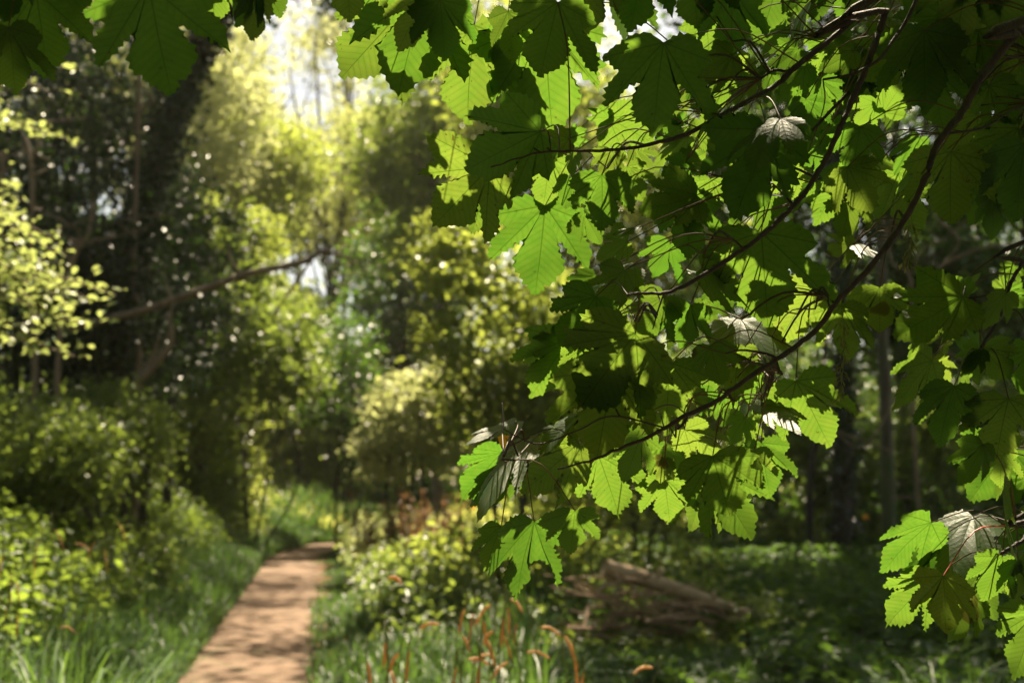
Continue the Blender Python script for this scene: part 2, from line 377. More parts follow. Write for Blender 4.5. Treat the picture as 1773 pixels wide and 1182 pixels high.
def leaf_mesh(name, seed, droop=.12, fold=.06, wave=.02, bite=False, young=False, mat=None):
    rs = np.random.RandomState(seed)
    base, teeth = leaf_outline(rs, bite, young); m = len(base)
    fr = [.22, .45, .65, .82, .93]
    rings = [base * f for f in fr] + [teeth]
    V2 = np.vstack([[(0, 0)]] + rings)
    F3 = np.stack([np.zeros(m, int), 1 + np.arange(m), 1 + (np.arange(m) + 1) % m], -1)
    Fq = []
    for k in range(len(rings) - 1):
        a = 1 + k * m + np.arange(m); b = 1 + k * m + (np.arange(m) + 1) % m
        Fq.append(np.stack([a, a + m, b + m, b], -1))
    Fq = np.concatenate(Fq)
    va = np.radians([-100, -71.6, -35.5, 0, 35.5, 71.6, 100])[1:-1]
    vd = np.stack([np.sin(va), np.cos(va)], -1)
    bnd = np.radians([-54, -21.5, 21.5, 54])
    def sector(c): return np.digitize(np.arctan2(c[..., 0], c[..., 1]), bnd)
    r = np.linalg.norm(V2, axis=1); ang = np.arctan2(V2[:, 0], V2[:, 1])
    t = np.abs(V2[:, 0] * vd[sector(V2)][:, 1] - V2[:, 1] * vd[sector(V2)][:, 0])
    p1, p2 = rs.rand(2) * 6.28
    z = -droop * r ** 1.8 + fold * np.minimum(t, .2) * 1.6 - fold * .4 * np.abs(V2[:, 0]) + wave * np.sin(ang * 5 + p1) * r ** 1.5 + wave * .7 * np.sin(V2[:, 1] * 9 + V2[:, 0] * 6 + p2) * r
    z += rs.randn() * .12 * V2[:, 0] * np.abs(V2[:, 1])
    V = np.column_stack([V2, z])
    def uv_of(F):
        c = V2[F].mean(1); s = vd[sector(c)]
        q = V2[F]; return np.stack([(q * s[:, None]).sum(-1), q[..., 0] * s[:, None, 1] - q[..., 1] * s[:, None, 0]], -1).reshape(-1, 2)
    uv = np.vstack([uv_of(Fq), uv_of(F3)])
    o = mesh(name, V, [Fq, F3], mat or M['syc'], uv=uv, smooth=True)
    me = o.data; bpy.data.objects.remove(o)
    return me, V, [Fq, F3], uv
VAR = [leaf_mesh('leaf', 11 + i, *a) for i, a in enumerate([(.10, .06, .02), (.16, .05, .025), (.06, .10, .02), (.20, .07, .03), (.12, .02, .03), (.26, .08, .02), (.14, .12, .035), (.08, .05, .03)])]
V_DROOP = [leaf_mesh('leaf', 41 + i, .42 + .1 * i, .14, .035) for i in range(3)]
V_BITE = leaf_mesh('leaf', 5, .12, .05, .02, bite=True)
V_YOUNG = leaf_mesh('leaf', 71, .2, .2, .05, young=True)
V_ORANGE = leaf_mesh('leaf', 77, .2, .2, .05, young=True, mat=M['orange_leaf'])

# base x y, tip x y, width (over 5: in photo pixels), state, depth (0: by state), letter of the branch
LEAVES = """
62 -15 88 130 1.1 D 1.62 F|15 48 33 160 1.0 D 1.60 F|258 -25 288 156 1.15 D 1.56 F|385 -45 362 42 .9 L 1.75 F|438 -55 412 46 .9 D 1.7 F|425 0 432 66 .6 L 1.8 F|455 -45 482 32 .8 L 1.75 F|447 -20 443 70 .4 D 1.7 F|142 -65 130 20 .9 D 1.65 F|20 -60 22 36 1 D 1.6 F
702 12 592 133 .95 L 2.26 G|735 -20 688 160 .8 L 2.06 G|748 -10 681 74 .75 D 1.88 G|762 0 771 104 .7 D 1.86 G|821 44 801 207 .98 L 2.24 G|792 -45 769 36 .6 L 2.1 G|600 -70 606 34 1 D 1.9 G|645 -55 650 18 .9 L 2.1 G
966 4 935 130 1.1 D 1.86 A|940 35 958 224 1.0 L 2.12 A|1028 -75 1005 60 .9 D 1.9 A|1075 -85 1066 76 .8 L 2.2 A|1115 -65 1092 53 .85 D 1.95 A|1149 74 1125 229 1.05 D 1.88 A|1190 105 1160 207 .7 L 2.25 A|1200 -65 1206 48 1 D 1.95 A
880 20 886 110 .8 L 2.2 G|905 60 896 200 .7 L 2.3 G|1262 -85 1242 33 .85 L 2.2 A|1357 -55 1308 78 1.0 L 2.28 A|1222 28 1230 113 .95 L 2.32 A|1268 -15 1265 97 .95 D 1.95 A|1268 95 1202 150 .7 D 1.95 A|1286 122 1221 182 .6 L 2.15 A|1203 148 1200 198 .8 L 2.2 A|1290 128 1285 84 .9 L 2.2 A
1402 5 1345 92 .5 D 1.95 A|1360 48 1317 96 .35 L 2.1 A|1382 85 1328 132 .7 D 2.0 A|1432 -55 1418 40 .5 L 2.15 A|1396 -55 1362 26 .6 L 2.2 A|1472 52 1398 62 .5 D 2.0 B|1394 112 1342 172 .7 L 2.15 A|1420 138 1425 216 .95 L 2.2 B|1332 118 1315 176 .8 D 2.0 A|1310 120 1290 170 .7 D 2.0 A|1426 94 1384 120 .6 L 2.2 B|1478 88 1425 127 .9 D 2.0 B
1632 28 1555 95 1.0 D 1.95 C|1600 52 1600 192 .9 D 1.9 C|1592 78 1488 146 .8 D 2.0 B|1680 -65 1650 72 1 D 1.9 C|1742 -75 1728 58 1.1 D 1.9 C|1692 52 1648 152 .8 D 1.95 C|1530 195 1560 140 1.0 L 2.2 C|1517 180 1477 216 .9 L 2.2 B|1795 85 1755 152 .9 L 2.1 C|1762 52 1718 152 1 D 1.95 C|1612 118 1625 217 .9 D 1.95 C|1712 148 1762 212 1 D 1.95 C|1540 20 1500 70 .8 D 2.05 B|1470 -50 1465 40 .9 D 2.05 B
936 228 806 292 .75 D 1.88 A|936 228 894 272 .5 D 1.92 A|848 289 757 386 1.1 D 1.9 A|850 297 826 402 .75 L 2.14 A|953 274 940 359 1.0 L 2.3 A|985 240 946 257 .8 D 2.0 A|985 240 1013 221 .7 L 2.1 A|987 308 973 359 1 D 2.1 A|996 262 985 304 .7 L 2.15 A|944 356 931 503 1.08 L 2.32 A
1054 205 1131 246 .95 L 2.08 A|1054 205 1020 183 .8 L 2.1 A|1173 216 1135 242 .9 L 2.15 A|1173 216 1180 192 .8 L 2.15 A|1100 257 1126 302 .8 L 2.12 A|1192 236 1115 282 .6 L 2.15 A|1042 303 1046 398 1.15 D 1.92 A|1060 262 1045 312 .9 D 2.0 A|1086 288 1112 347 .9 D 2.0 A|1186 282 1145 302 1 X 2.05 A|1186 282 1165 323 .9 D 2.02 A|1186 282 1222 262 .9 D 2.05 A|1206 338 1108 374 .65 D 1.92 B|1230 310 1222 370 1.1 L 2.2 A|1268 248 1232 288 1 L 2.2 A|1210 240 1264 204 .8 D 2.0 A|1210 348 1190 402 .9 D 1.95 B
1352 206 1292 244 120 T 1.84 A|1330 225 1278 376 .85 D 1.85 A|1395 172 1400 242 .8 D 2.0 B|1445 203 1425 267 .9 L 2.18 B|1418 253 1383 297 .8 L 2.15 B|1490 220 1475 292 1.2 D 1.92 C|1468 288 1502 364 1.15 D 1.92 C|1468 298 1404 380 .95 L 2.15 C|1482 328 1460 412 .75 D 2.0 C|1330 343 1318 405 .9 D 2.0 B|1189 338 1195 442 1.0 D 1.95 B|1390 288 1333 332 .8 D 2.02 B|1402 318 1328 354 .5 L 2.2 B|1592 238 1543 297 .55 L 2.15 C|1582 288 1535 336 .7 L 2.2 C
1647 262 1640 384 1.1 D 1.92 C|1692 198 1640 264 1.0 X 2.1 C|1762 222 1708 332 1 D 1.95 C|1775 248 1750 374 1.1 D 1.9 C|1722 328 1674 382 .8 X 2.1 C|1602 288 1546 327 .7 D 2.05 C|1722 333 1715 414 .95 X 2.1 C
1096 460 1010 476 90 T 2.08 B|1082 468 1045 542 .75 D 1.9 B|1087 418 1030 446 .8 D 1.95 B|1106 394 1060 402 30 T 1.95 B|1160 422 1128 478 1.1 L 2.15 B|1032 513 971 602 .75 D 1.88 B|1072 513 1030 572 1 L 2.12 B|1032 478 991 520 .6 L 2.15 B|1012 368 1038 422 .7 L 2.15 B|1318 402 1330 556 1.2 X 1.95 B|1407 498 1345 592 .95 L 2.14 C|1256 488 1245 542 .8 L 2.14 B|1240 490 1187 455 42 T 2.0 B|1215 465 1294 522 .5 D 1.9 B|1246 452 1232 436 .7 L 2.05 B|1246 452 1262 440 .7 L 2.05 B|1282 398 1236 422 .5 L 2.15 B|1152 513 1110 592 .95 D 1.95 B|1195 528 1180 602 1.05 D 1.95 B|1220 518 1232 572 .9 L 2.1 B
1480 424 1428 440 .8 D 2.05 C|1478 423 1522 447 34 T 2.0 C|1432 508 1394 562 .95 L 2.1 C|1523 498 1525 574 1.2 D 2.0 C|1456 528 1470 622 .95 X 2.05 C
985 587 918 682 .95 L 2.1 B|985 587 905 618 .7 L 2.12 B|1016 578 967 604 .55 D 1.95 B|1026 588 988 662 .95 X 2.05 B|1062 558 1024 602 .8 L 2.15 B|1100 578 1010 690 1.25 D 1.82 B|1060 640 1040 788 1.1 D 1.86 C|1160 628 1150 738 1.15 D 1.9 C|1108 722 1076 738 26 T 1.95 C
1284 554 1272 614 150 T 2.12 C|1230 598 1246 664 1.05 D 1.88 C|1290 600 1302 648 .9 D 1.98 C|1302 648 1294 694 .7 L 2.1 C|1342 588 1364 632 .5 L 2.1 C|1378 659 1438 770 1.05 L 2.0 C|1318 702 1385 746 55 T 2.02 C|1322 704 1388 742 .5 D 1.96 C|1237 678 1213 718 .9 L 2.08 C|1262 680 1254 718 .8 L 2.1 C|1222 640 1232 690 1 L 2.12 C|1245 700 1238 724 .8 D 2.05 C
1112 752 1076 830 1.05 D 1.9 C|1036 788 1072 880 1.25 L 2.08 C|1150 793 1147 832 .9 D 2.0 C|1165 770 1190 817 .9 D 2.0 C|1140 770 1156 802 .9 L 2.1 C|1150 827 1160 904 1.15 L 2.06 C|1185 743 1256 797 .95 X 2.0 C|1234 789 1262 890 1.25 D 1.86 C|1236 812 1285 926 1.0 L 2.08 C|1226 812 1203 914 .75 L 2.1 C|1318 766 1331 859 1.0 L 2.06 C|1306 779 1302 832 1.2 D 1.95 C|1292 728 1296 777 .9 L 2.1 C|1290 723 1260 768 .95 D 2.0 C
892 730 806 766 40 T 2.02 C|869 743 870 775 .45 O 2.06 C|1004 722 934 750 72 T 2.0 C|908 764 822 866 78 T 1.97 C|870 783 799 847 .85 L 2.06 C|868 798 828 879 .55 L 2.08 C|880 788 893 857 .5 L 2.08 C|1002 766 919 847 .85 D 1.92 C|925 903 882 1030 1.2 B 1.98 C|996 884 985 954 1.35 D 1.92 C|868 910 836 980 .9 D 2.02 C
1747 773 1682 865 .75 L 2.2 E|1750 775 1712 858 .7 L 2.02 E|1702 768 1674 840 .6 D 1.95 E|1738 838 1722 962 .5 D 1.86 E|1684 893 1646 968 130 T 2.12 E|1612 904 1520 976 .75 L 1.96 E|1612 938 1565 994 .55 L 2.0 E|1776 828 1744 874 .8 L 2.05 E|1792 863 1757 897 .8 L 2.05 E|1737 922 1772 948 .9 L 2.0 E
1633 996 1640 1092 1.1 S 1.88 E|1612 1002 1534 1065 .8 L 1.98 E|1682 1028 1653 1110 .4 L 1.96 E|1697 988 1718 1070 .5 L 2.0 E|1735 963 1700 1038 1 D 1.98 E|1762 968 1755 1038 1 D 1.98 E|1794 1058 1762 1168 .9 L 1.95 E|1697 966 1658 982 .8 L 2.05 E|1792 950 1775 1010 .9 D 2.0 E
1642 533 1583 600 .75 L 2.05 D|1667 513 1553 592 .5 D 1.95 D|1667 514 1652 478 1 D 2.0 D|1742 503 1772 532 .9 L 2.05 D|1740 500 1714 488 .8 L 2.05 D|1757 460 1741 489 .6 L 2.05 D|1697 603 1653 590 .9 X 2.05 D|1702 603 1746 652 1.3 X 2.0 D|1742 508 1698 562 .9 D 1.98 D|1614 624 1538 702 1.15 X 2.0 D|1612 624 1642 662 .95 L 2.02 D|1674 638 1655 684 .85 L 2.04 D|1652 668 1620 760 .95 X 1.96 D|1697 604 1670 642 .9 D 2.0 D|1746 690 1722 786 1.3 X 1.95 D|1735 780 1728 838 .9 D 2.0 E|1660 512 1690 470 .8 X 2.05 D|1790 600 1770 680 1 D 2.0 D
"""
BR = {  # branches: photo points (x, y, depth, radius in photo px); each runs on out of the frame to the trunk
 'A': [(1512, -2, 2.15, 5.5), (1478, 35, 2.14, 5.4), (1430, 75, 2.12, 5.2), (1385, 110, 2.1, 5.0), (1366, 126, 2.1, 5.2), (1340, 150, 2.1, 5), (1290, 178, 2.08, 4.6), (1240, 205, 2.07, 4.3), (1190, 232, 2.06, 4), (1130, 250, 2.05, 3.6), (1075, 258, 2.04, 3), (1015, 262, 2.03, 2.5), (970, 262, 2.03, 2.2), (930, 265, 2.02, 1.8), (895, 275, 2.0, 1.5), (850, 289, 1.98, 1.2)],
 'B': [(1560, -30, 2.1, 6.5), (1535, 20, 2.1, 6.2), (1520, 60, 2.1, 6), (1505, 105, 2.08, 5.8), (1490, 140, 2.08, 5.6), (1470, 185, 2.07, 5.2), (1455, 220, 2.06, 5), (1430, 275, 2.06, 4.9), (1400, 325, 2.05, 4.8), (1375, 355, 2.04, 4.7), (1345, 385, 2.03, 4.5), (1310, 415, 2.02, 4.2), (1285, 433, 2.01, 4), (1245, 460, 2.0, 4), (1180, 497, 1.98, 3.5), (1150, 507, 1.98, 3.2), (1110, 508, 1.97, 2.6), (1085, 510, 1.97, 2)],
 'C': [(1800, 25, 2.06, 8), (1760, 60, 2.05, 7.8), (1720, 105, 2.05, 7.5), (1690, 150, 2.04, 7), (1665, 195, 2.04, 6.8), (1640, 225, 2.03, 6.5), (1620, 255, 2.03, 6.2), (1605, 300, 2.02, 5.8), (1590, 335, 2.02, 5.6), (1560, 390, 2.02, 5.4), (1530, 432, 2.01, 5.2), (1500, 470, 2.01, 5), (1455, 515, 2.0, 4.8), (1420, 562, 2.0, 4.8), (1390, 590, 2.0, 4.7), (1345, 622, 1.99, 4.6), (1280, 665, 1.98, 4.4), (1240, 695, 1.98, 4.2), (1190, 718, 1.97, 4), (1160, 735, 1.97, 3.8), (1120, 757, 1.97, 3.4), (1060, 782, 1.97, 2.8), (1020, 798, 1.97, 2.2), (965, 812, 1.97, 1.4)],
 'D': [(1806, 405, 2.06, 4), (1773, 452, 2.05, 3.8), (1756, 478, 2.04, 3.6), (1745, 505, 2.03, 3.4), (1735, 540, 2.03, 3), (1712, 580, 2.02, 2.6), (1695, 604, 2.02, 2.4)],
 'E': [(1830, 860, 2.0, 4.6), (1795, 900, 2.0, 4.2), (1772, 933, 1.98, 4), (1745, 950, 1.97, 3.6), (1733, 958, 1.97, 3.2)],
 'F': [(640, -190, 1.85, 5), (520, -160, 1.8, 4.6), (400, -120, 1.72, 4), (270, -105, 1.64, 3.4), (150, -95, 1.62, 3), (60, -85, 1.6, 2.4)],
 'G': [(1010, -215, 2.1, 5), (940, -150, 2.07, 4.6), (860, -110, 2.05, 4), (780, -80, 2.03, 3.2), (700, -70, 2.02, 2.4), (640, -75, 2.02, 1.8)]}
SPURS = [  # side twigs: branch letter, photo points, radius px
 ('A', [(1366, 125, 2.1), (1340, 122, 2.1), (1318, 136, 2.1)], 3), ('A', [(1470, 160, 2.08), (1440, 190, 2.07), (1402, 230, 2.06), (1370, 250, 2.05)], 3.4),
 ('B', [(1592, -12, 2.08), (1570, 35, 2.08), (1545, 72, 2.07), (1525, 100, 2.06), (1500, 117, 2.06), (1470, 130, 2.06), (1425, 138, 2.07)], 3.6),
 ('B', [(1372, 354, 2.04), (1355, 335, 2.04), (1338, 318, 2.04)], 2.4), ('B', [(1287, 432, 2.01), (1276, 420, 2.01), (1268, 414, 2.01)], 2.2), ('B', [(1150, 507, 1.98), (1140, 535, 2.0), (1130, 570, 2.0)], 1.6),
 ('C', [(1345, 620, 1.99), (1325, 612, 1.99), (1285, 606, 1.98), (1255, 612, 1.97)], 2.6), ('C', [(1340, 622, 1.99), (1345, 636, 2.0), (1354, 647, 2.0)], 2), ('C', [(1262, 680, 1.98), (1268, 692, 1.98), (1276, 694, 1.98)], 2.4),
 ('C', [(1190, 718, 1.97), (1184, 732, 1.97), (1174, 742, 1.97)], 3), ('C', [(1445, 525, 2.0), (1436, 530, 2.01), (1433, 512, 2.02)], 2.2), ('C', [(1735, 95, 2.05), (1765, 100, 2.07), (1800, 95, 2.1)], 2.5),
 ('C', [(1635, 232, 2.03), (1700, 222, 2.05), (1745, 195, 2.07), (1790, 175, 2.1)], 2.4), ('D', [(1741, 503, 2.03), (1712, 510, 2.02), (1684, 515, 2.01), (1665, 516, 2.0)], 2.4),
 ('C', [(1150, 740, 1.97), (1060, 720, 1.95), (1000, 745, 1.95), (935, 768, 1.95), (893, 754, 1.96), (872, 742, 1.97)], 1.6), ('C', [(893, 754, 1.96), (880, 775, 2.0), (869, 795, 2.02)], 1.3)]
TRUNK = np.array([2.7, 2.9, 0.0])

def build_sycamore():
    rs = np.random.RandomState(3)
    root = thing('sycamore_tree', 'sycamore with big five-lobed leaves hanging from dark twigs close to the camera', 'tree', TRUNK)
    tr = Tubes(); tr.add(smooth_path([TRUNK + (0, 0, -.2), TRUNK + (.05, .05, 1.5), TRUNK + (-.05, 0, 3.2), TRUNK + (0, .1, 5.5)], 16), np.linspace(.20, .12, 16) * np.where(np.arange(16) < 2, 1.2, 1), 14, wob=.03)
    tr.build('trunk', M['bark'], root)
    attach = {'A': (2.55, 2.9, 3.3), 'B': (2.6, 2.9, 3.1), 'C': (2.6, 2.85, 2.7), 'D': (2.55, 2.85, 2.2), 'E': (2.6, 2.8, 1.9), 'F': (2.5, 2.8, 3.9), 'G': (2.55, 2.9, 3.6)}
    tubes, samples = {}, {}
    for k, pts in BR.items():
        if k in 'ABC': pts = [(x, y, d - .16, r) for x, y, d, r in pts]
        w = np.array([P(x, y, d) for x, y, d, r in pts]); r = np.array([q[3] * q[2] / FOCAL for q in pts])
        a = np.array(attach[k]); mid = .55 * a + .45 * w[0] + np.array([0, 0, .22])
        sp = smooth_path(np.vstack([a, mid, w]), (len(w) + 1) * 5)
        f = np.linspace(0, len(w) + 1, len(sp)); rr = np.interp(f, np.arange(len(w) + 2), np.concatenate([[max(.03, r[0] * 4)], [r[0] * 2.2], r]))
        sp = sp + rs.randn(*sp.shape) * .0005; rr = rr * (1 + .07 * rs.randn(len(rr)))
        T = Tubes(); T.add(sp, rr, 8); tubes[k] = T; samples[k] = [sp[int(len(sp) * 2 / (len(w) + 1)):]]
    for k, pts, r in SPURS:
        if k in 'ABC': pts = [(x, y, d - .15) for x, y, d in pts]
        w = smooth_path([P(*p) for p in pts], 5 * len(pts)); tubes[k].add(w, np.linspace(r, r * .6, len(w)) * 2 / FOCAL, 6); samples[k].append(w)
    SM = {k: np.vstack(v) for k, v in samples.items()}
    rows, lit = [], []
    for chunk in LEAVES.replace('\n', '|').split('|'):
        q = chunk.split()
        if len(q) < 8: continue
        bx, by, tx, ty, w = map(float, q[:5]); st = q[5]; d = float(q[6]); br = q[7]
        if st in 'LB' and d < 2.14: d += .1
        if st == 'D' and d >= 1.9 and br in 'ABC': d += .07
        rows.append((bx, by, tx, ty, w, st, d, br))
    # further leaves behind the traced ones on the crowded right side
    for i in range(46):
        bx = rs.uniform(1180, 1790); by = rs.uniform(-80, 330) if bx < 1500 else rs.uniform(-80, 300)
        L = rs.uniform(70, 120); a = rs.uniform(-.8, .8)
        rows.append((bx, by, bx - L * math.sin(a), by + L * math.cos(a), rs.uniform(.6, 1.05), 'L' if rs.rand() < (.5 if bx < 1480 else .12) else 'D', rs.uniform(2.25, 2.6), 'B' if bx < 1520 else 'C'))
    for i in range(46):
        bx = rs.uniform(1470, 1800); by = rs.uniform(-90, 300); L = rs.uniform(80, 125); a = rs.uniform(-.8, .8)
        rows.append((bx, by, bx - L * math.sin(a), by + L * math.cos(a), rs.uniform(.7, 1.05), 'D', rs.uniform(2.15, 2.5), 'C'))
    for br, x0, x1, ya, yb in (('C', 1800, 2300, -150, 120), ('D', 1820, 2300, 180, 480), ('E', 1850, 2300, 560, 920)):   # leaves on the boughs beyond the right edge
        for i in range(26):
            u = rs.rand(); bx = x0 + (x1 - x0) * u; by = yb - (yb - ya) * u + rs.uniform(-90, 90); L = rs.uniform(75, 120); a = rs.uniform(-.8, .8)
            rows.append((bx, by, bx - L * math.sin(a), by + L * math.cos(a), rs.uniform(.6, 1.05), 'N', rs.uniform(2.0, 2.4), br))
    for i in range(14):
        bx = rs.uniform(1040, 1340); by = rs.uniform(400, 740); L = rs.uniform(60, 95); a = rs.uniform(-.8, .8)
        rows.append((bx, by, bx - L * math.sin(a), by + L * math.cos(a), rs.uniform(.6, 1.0), 'L' if rs.rand() < .6 else 'X', rs.uniform(2.2, 2.45), 'C'))
    items = []
    ntr = len(rows) - 184; lc0 = np.array([P(.5 * (r[0] + r[2]), .5 * (r[1] + r[3]), r[6]) for r in rows[:ntr] if r[5] in 'LTBO'])
    for ri, (bx, by, tx, ty, w, st, d, br) in enumerate(rows):
        if ri >= ntr:                                              # a leaf behind must not shade the sunlit ones
            v = P(.5 * (bx + tx), .5 * (by + ty), d) - lc0; up_ = v @ SUN; v = np.linalg.norm(v - up_[:, None] * SUN, axis=1)
            if ((v < .07) & (up_ > 0)).any(): continue
        B = P(bx, by, d); r = ray(tx, ty)
        if st in 'TS':
            n = nrm([rs.randn() * .12 - .05, -.46 if st == 'T' else -.85, .9 if st == 'T' else .5])
        else:
            n = nrm([rs.randn() * .22, .88, .38 + rs.randn() * .14])
        k = ((B - CAM) @ n) / (r @ n); Tp = CAM + r * k
        y = Tp - B; L = np.linalg.norm(y); y = y / L
        px = math.hypot(tx - bx, ty - by) * d / FOCAL                # length as the photo shows it
        x = np.cross(y, n)
        if st in 'TS' or w > 5: sx = (w if w > 5 else w * 1.1 * math.hypot(tx - bx, ty - by)) * d / FOCAL / 1.1
        else:
            tilt = (1 if rs.rand() < .5 else -1) * math.acos(min(w, 1.0)) * .85 + rs.randn() * .12
            x, n = x * math.cos(tilt) + n * math.sin(tilt), n * math.cos(tilt) - x * math.sin(tilt)
            sx = px * max(w, 1.0) * (1.0 if w < 1 else 1.0)
            sx = px * (1.0 if w <= 1 else w) * 1.02
        L = L / 1.09
        sz = min(L, max(sx, .4 * L))
        Mx = np.eye(4); Mx[:3, 0] = x * sx; Mx[:3, 1] = y * L; Mx[:3, 2] = n * sz; Mx[:3, 3] = B
        var = (V_BITE if st == 'B' else V_ORANGE if st == 'O' else V_DROOP[rs.randint(3)] if (st == 'T' and w > 60) else V_YOUNG if px < .037 else VAR[rs.randint(len(VAR))])
        items.append(dict(M=Mx, var=var, st=st, br=br, B=B, T=Tp, c=B + y * L * .55, L=L, area=sx * L, n=n,
                          show=0 <= .5 * (bx + tx) <= 1773 and -40 <= .5 * (by + ty) <= 1182))
    # petioles: each leaf hangs on a stalk from its branch
    for it in items:
        s = SM[it['br']]; v = s - it['B']; dist = np.linalg.norm(v - np.array([0, 0, .05]), axis=1) + np.where(v[:, 2] < -.01, .05, 0)
        a = s[dist.argmin()]; B = it['B']; ln = np.linalg.norm(a - B)
        if ln > .34 and it['st'] != 'N':                                               # held on a shoot of its own
            a = B + (a - B) * (.3 / ln); 
            sh = s[dist.argmin()]; tubes[it['br']].add(smooth_path([sh, .5 * (sh + a) + np.array([0, 0, .02]), a], 8), np.linspace(.0022, .0013, len(smooth_path([sh, .5 * (sh + a), a], 8))), 5)
        y = it['M'][:3, 1]; mid = .5 * (a + B) + np.array([0, 0, .012]) - nrm(y) * ln * .10
        c = smooth_path([a, mid, B], 8); tubes[it['br']].add(c, np.linspace(.0011, .0008, len(c)), 5, m=2 if it['st'] == 'S' else 1, cap=False)
    brs = {}
    for k, T in tubes.items():
        brs[k] = T.build('branch', [M['twig'], M['petiole'], M['redpetiole']], root)
    order = sorted([i for i in items if i['show'] and i['st'] != 'O'], key=lambda i: -i['area'])
    top = set(id(i) for i in order[:99]) | set(id(i) for i in items if i['st'] == 'O')
    rest = []
    for it in items:
        if id(it) in top:
            o = bpy.data.objects.new('leaf', it['var'][0]); COL.objects.link(o); o.parent = brs[it['br']]
            o.matrix_basis = Matrix(it['M'].tolist())
            if it['st'] == 'B': o['label'] = 'leaf with a bite eaten out between its two lower lobes'
            if it['st'] == 'O': o['label'] = 'small withered orange leaf'
            if it['st'] == 'T' and it['area'] > .008: o['label'] = 'leaf seen from above with a silver sheen on its face'
        else: rest.append((it['M'], it['var']))
    # unseen crown leaves added sunward of the darker leaves to shade them
    litc = [(i['c'], i['L']) for i in items if i['st'] in 'LTBO' and i['show']]
    for it in items:
        if it['st'] not in 'DX' : continue
        for rep in range(3 if it['st'] == 'D' else 2):
            if it['st'] == 'X': off, size = rs.randn(3) * it['L'] * .35, it['L'] * .8
            else: off, size = rs.randn(3) * it['L'] * .16, it['L'] * 1.1
            c = it['c'] + off; size = min(size, .24); near = 9
            for lc, lL in litc:
                v = lc - c; v = v - SUN * (v @ SUN)
                near = min(near, np.linalg.norm(v) - .42 * lL)
            size = min(size, max(0, near) * 1.8)
            if size < .045: continue
            for s in np.arange(.7, 4.5, .15):
                q = c + SUN * s; rel = q - CAM; z = rel @ _f
                py = 591 - FOCAL * (rel @ _u) / z; px = 886.5 + FOCAL * rel[0] / z
                if py < -190 or px > 1960: break
            q = q + SUN * rs.uniform(.0, .8)
            y = nrm(np.cross(SUN, rs.randn(3))); n = nrm(SUN + rs.randn(3) * .25); x = np.cross(y, n); y = np.cross(n, x)
            Mx = np.eye(4); Mx[:3, 0] = x * size; Mx[:3, 1] = y * size; Mx[:3, 2] = n * size; Mx[:3, 3] = q - y * size * .5
            rest.append((Mx, VAR[rs.randint(len(VAR))]))
    for i in range(2200):                                          # more unseen crown leaves, added over and behind the camera to block skylight
        q = np.array([rs.uniform(-3.2, 4.6), rs.uniform(-4.5, 4.5), rs.uniform(2.9, 5.6)])
        if q[1] > 1.3 + (q[2] - 1.8) * .6 or (q[0] < -1 and rs.rand() < .35): continue
        size = rs.uniform(.16, .30); n = nrm(np.array([0, 0, 1]) + rs.randn(3) * .35); x = nrm(np.cross(rs.randn(3), n)); y = np.cross(n, x)
        Mx = np.eye(4); Mx[:3, 0] = x * size; Mx[:3, 1] = y * size; Mx[:3, 2] = n * size; Mx[:3, 3] = q
        if any(np.linalg.norm((lc - q) - SUN * ((lc - q) @ SUN)) < size * .6 + .03 for lc, lL in litc): continue
        rest.append((Mx, VAR[rs.randint(len(VAR))]))
    VV, F4, F3, U4, U3, n = [], [], [], [], [], 0
    for Mx, (me, V, F, uv) in rest:
        VV.append(V @ Mx[:3, :3].T + Mx[:3, 3]); F4.append(F[0] + n); F3.append(F[1] + n); k = len(F[0]) * 4; U4.append(uv[:k]); U3.append(uv[k:]); n += len(V)
    tag(mesh('foliage', np.vstack(VV), [np.vstack(F4), np.vstack(F3)], M['syc'], root, uv=np.vstack(U4 + U3), smooth=True), kind='stuff')
    # hanging flower racemes
    for (x0, y0, y1, d, br) in ((1458, 535, 690, 2.02, 'C'), (1575, 375, 462, 2.05, 'C')):
        T = Tubes(); a = P(x0, y0, d); b = P(x0 - 4, y1, d); c = smooth_path([a, .5 * (a + b) + np.array([.004, 0, 0]), b], 20); T.add(c, .0007, 5)
        for q in c[3:]:
            for _ in range(3):
                e = q + np.array([rs.uniform(-1, 1), rs.uniform(-1, 1), -.4]) * .011; T.add([q, .5 * (q + e) + (0, 0, .002), e], [.0004, .0004, .0013], 4); T.add([e, e - (0, 0, .0035)], [.0016, .0005], 5)
        f = T.build('flower_raceme', M['raceme'], brs[br])
        f.location = (0, 0, 0)
for_tree = build_sycamore()

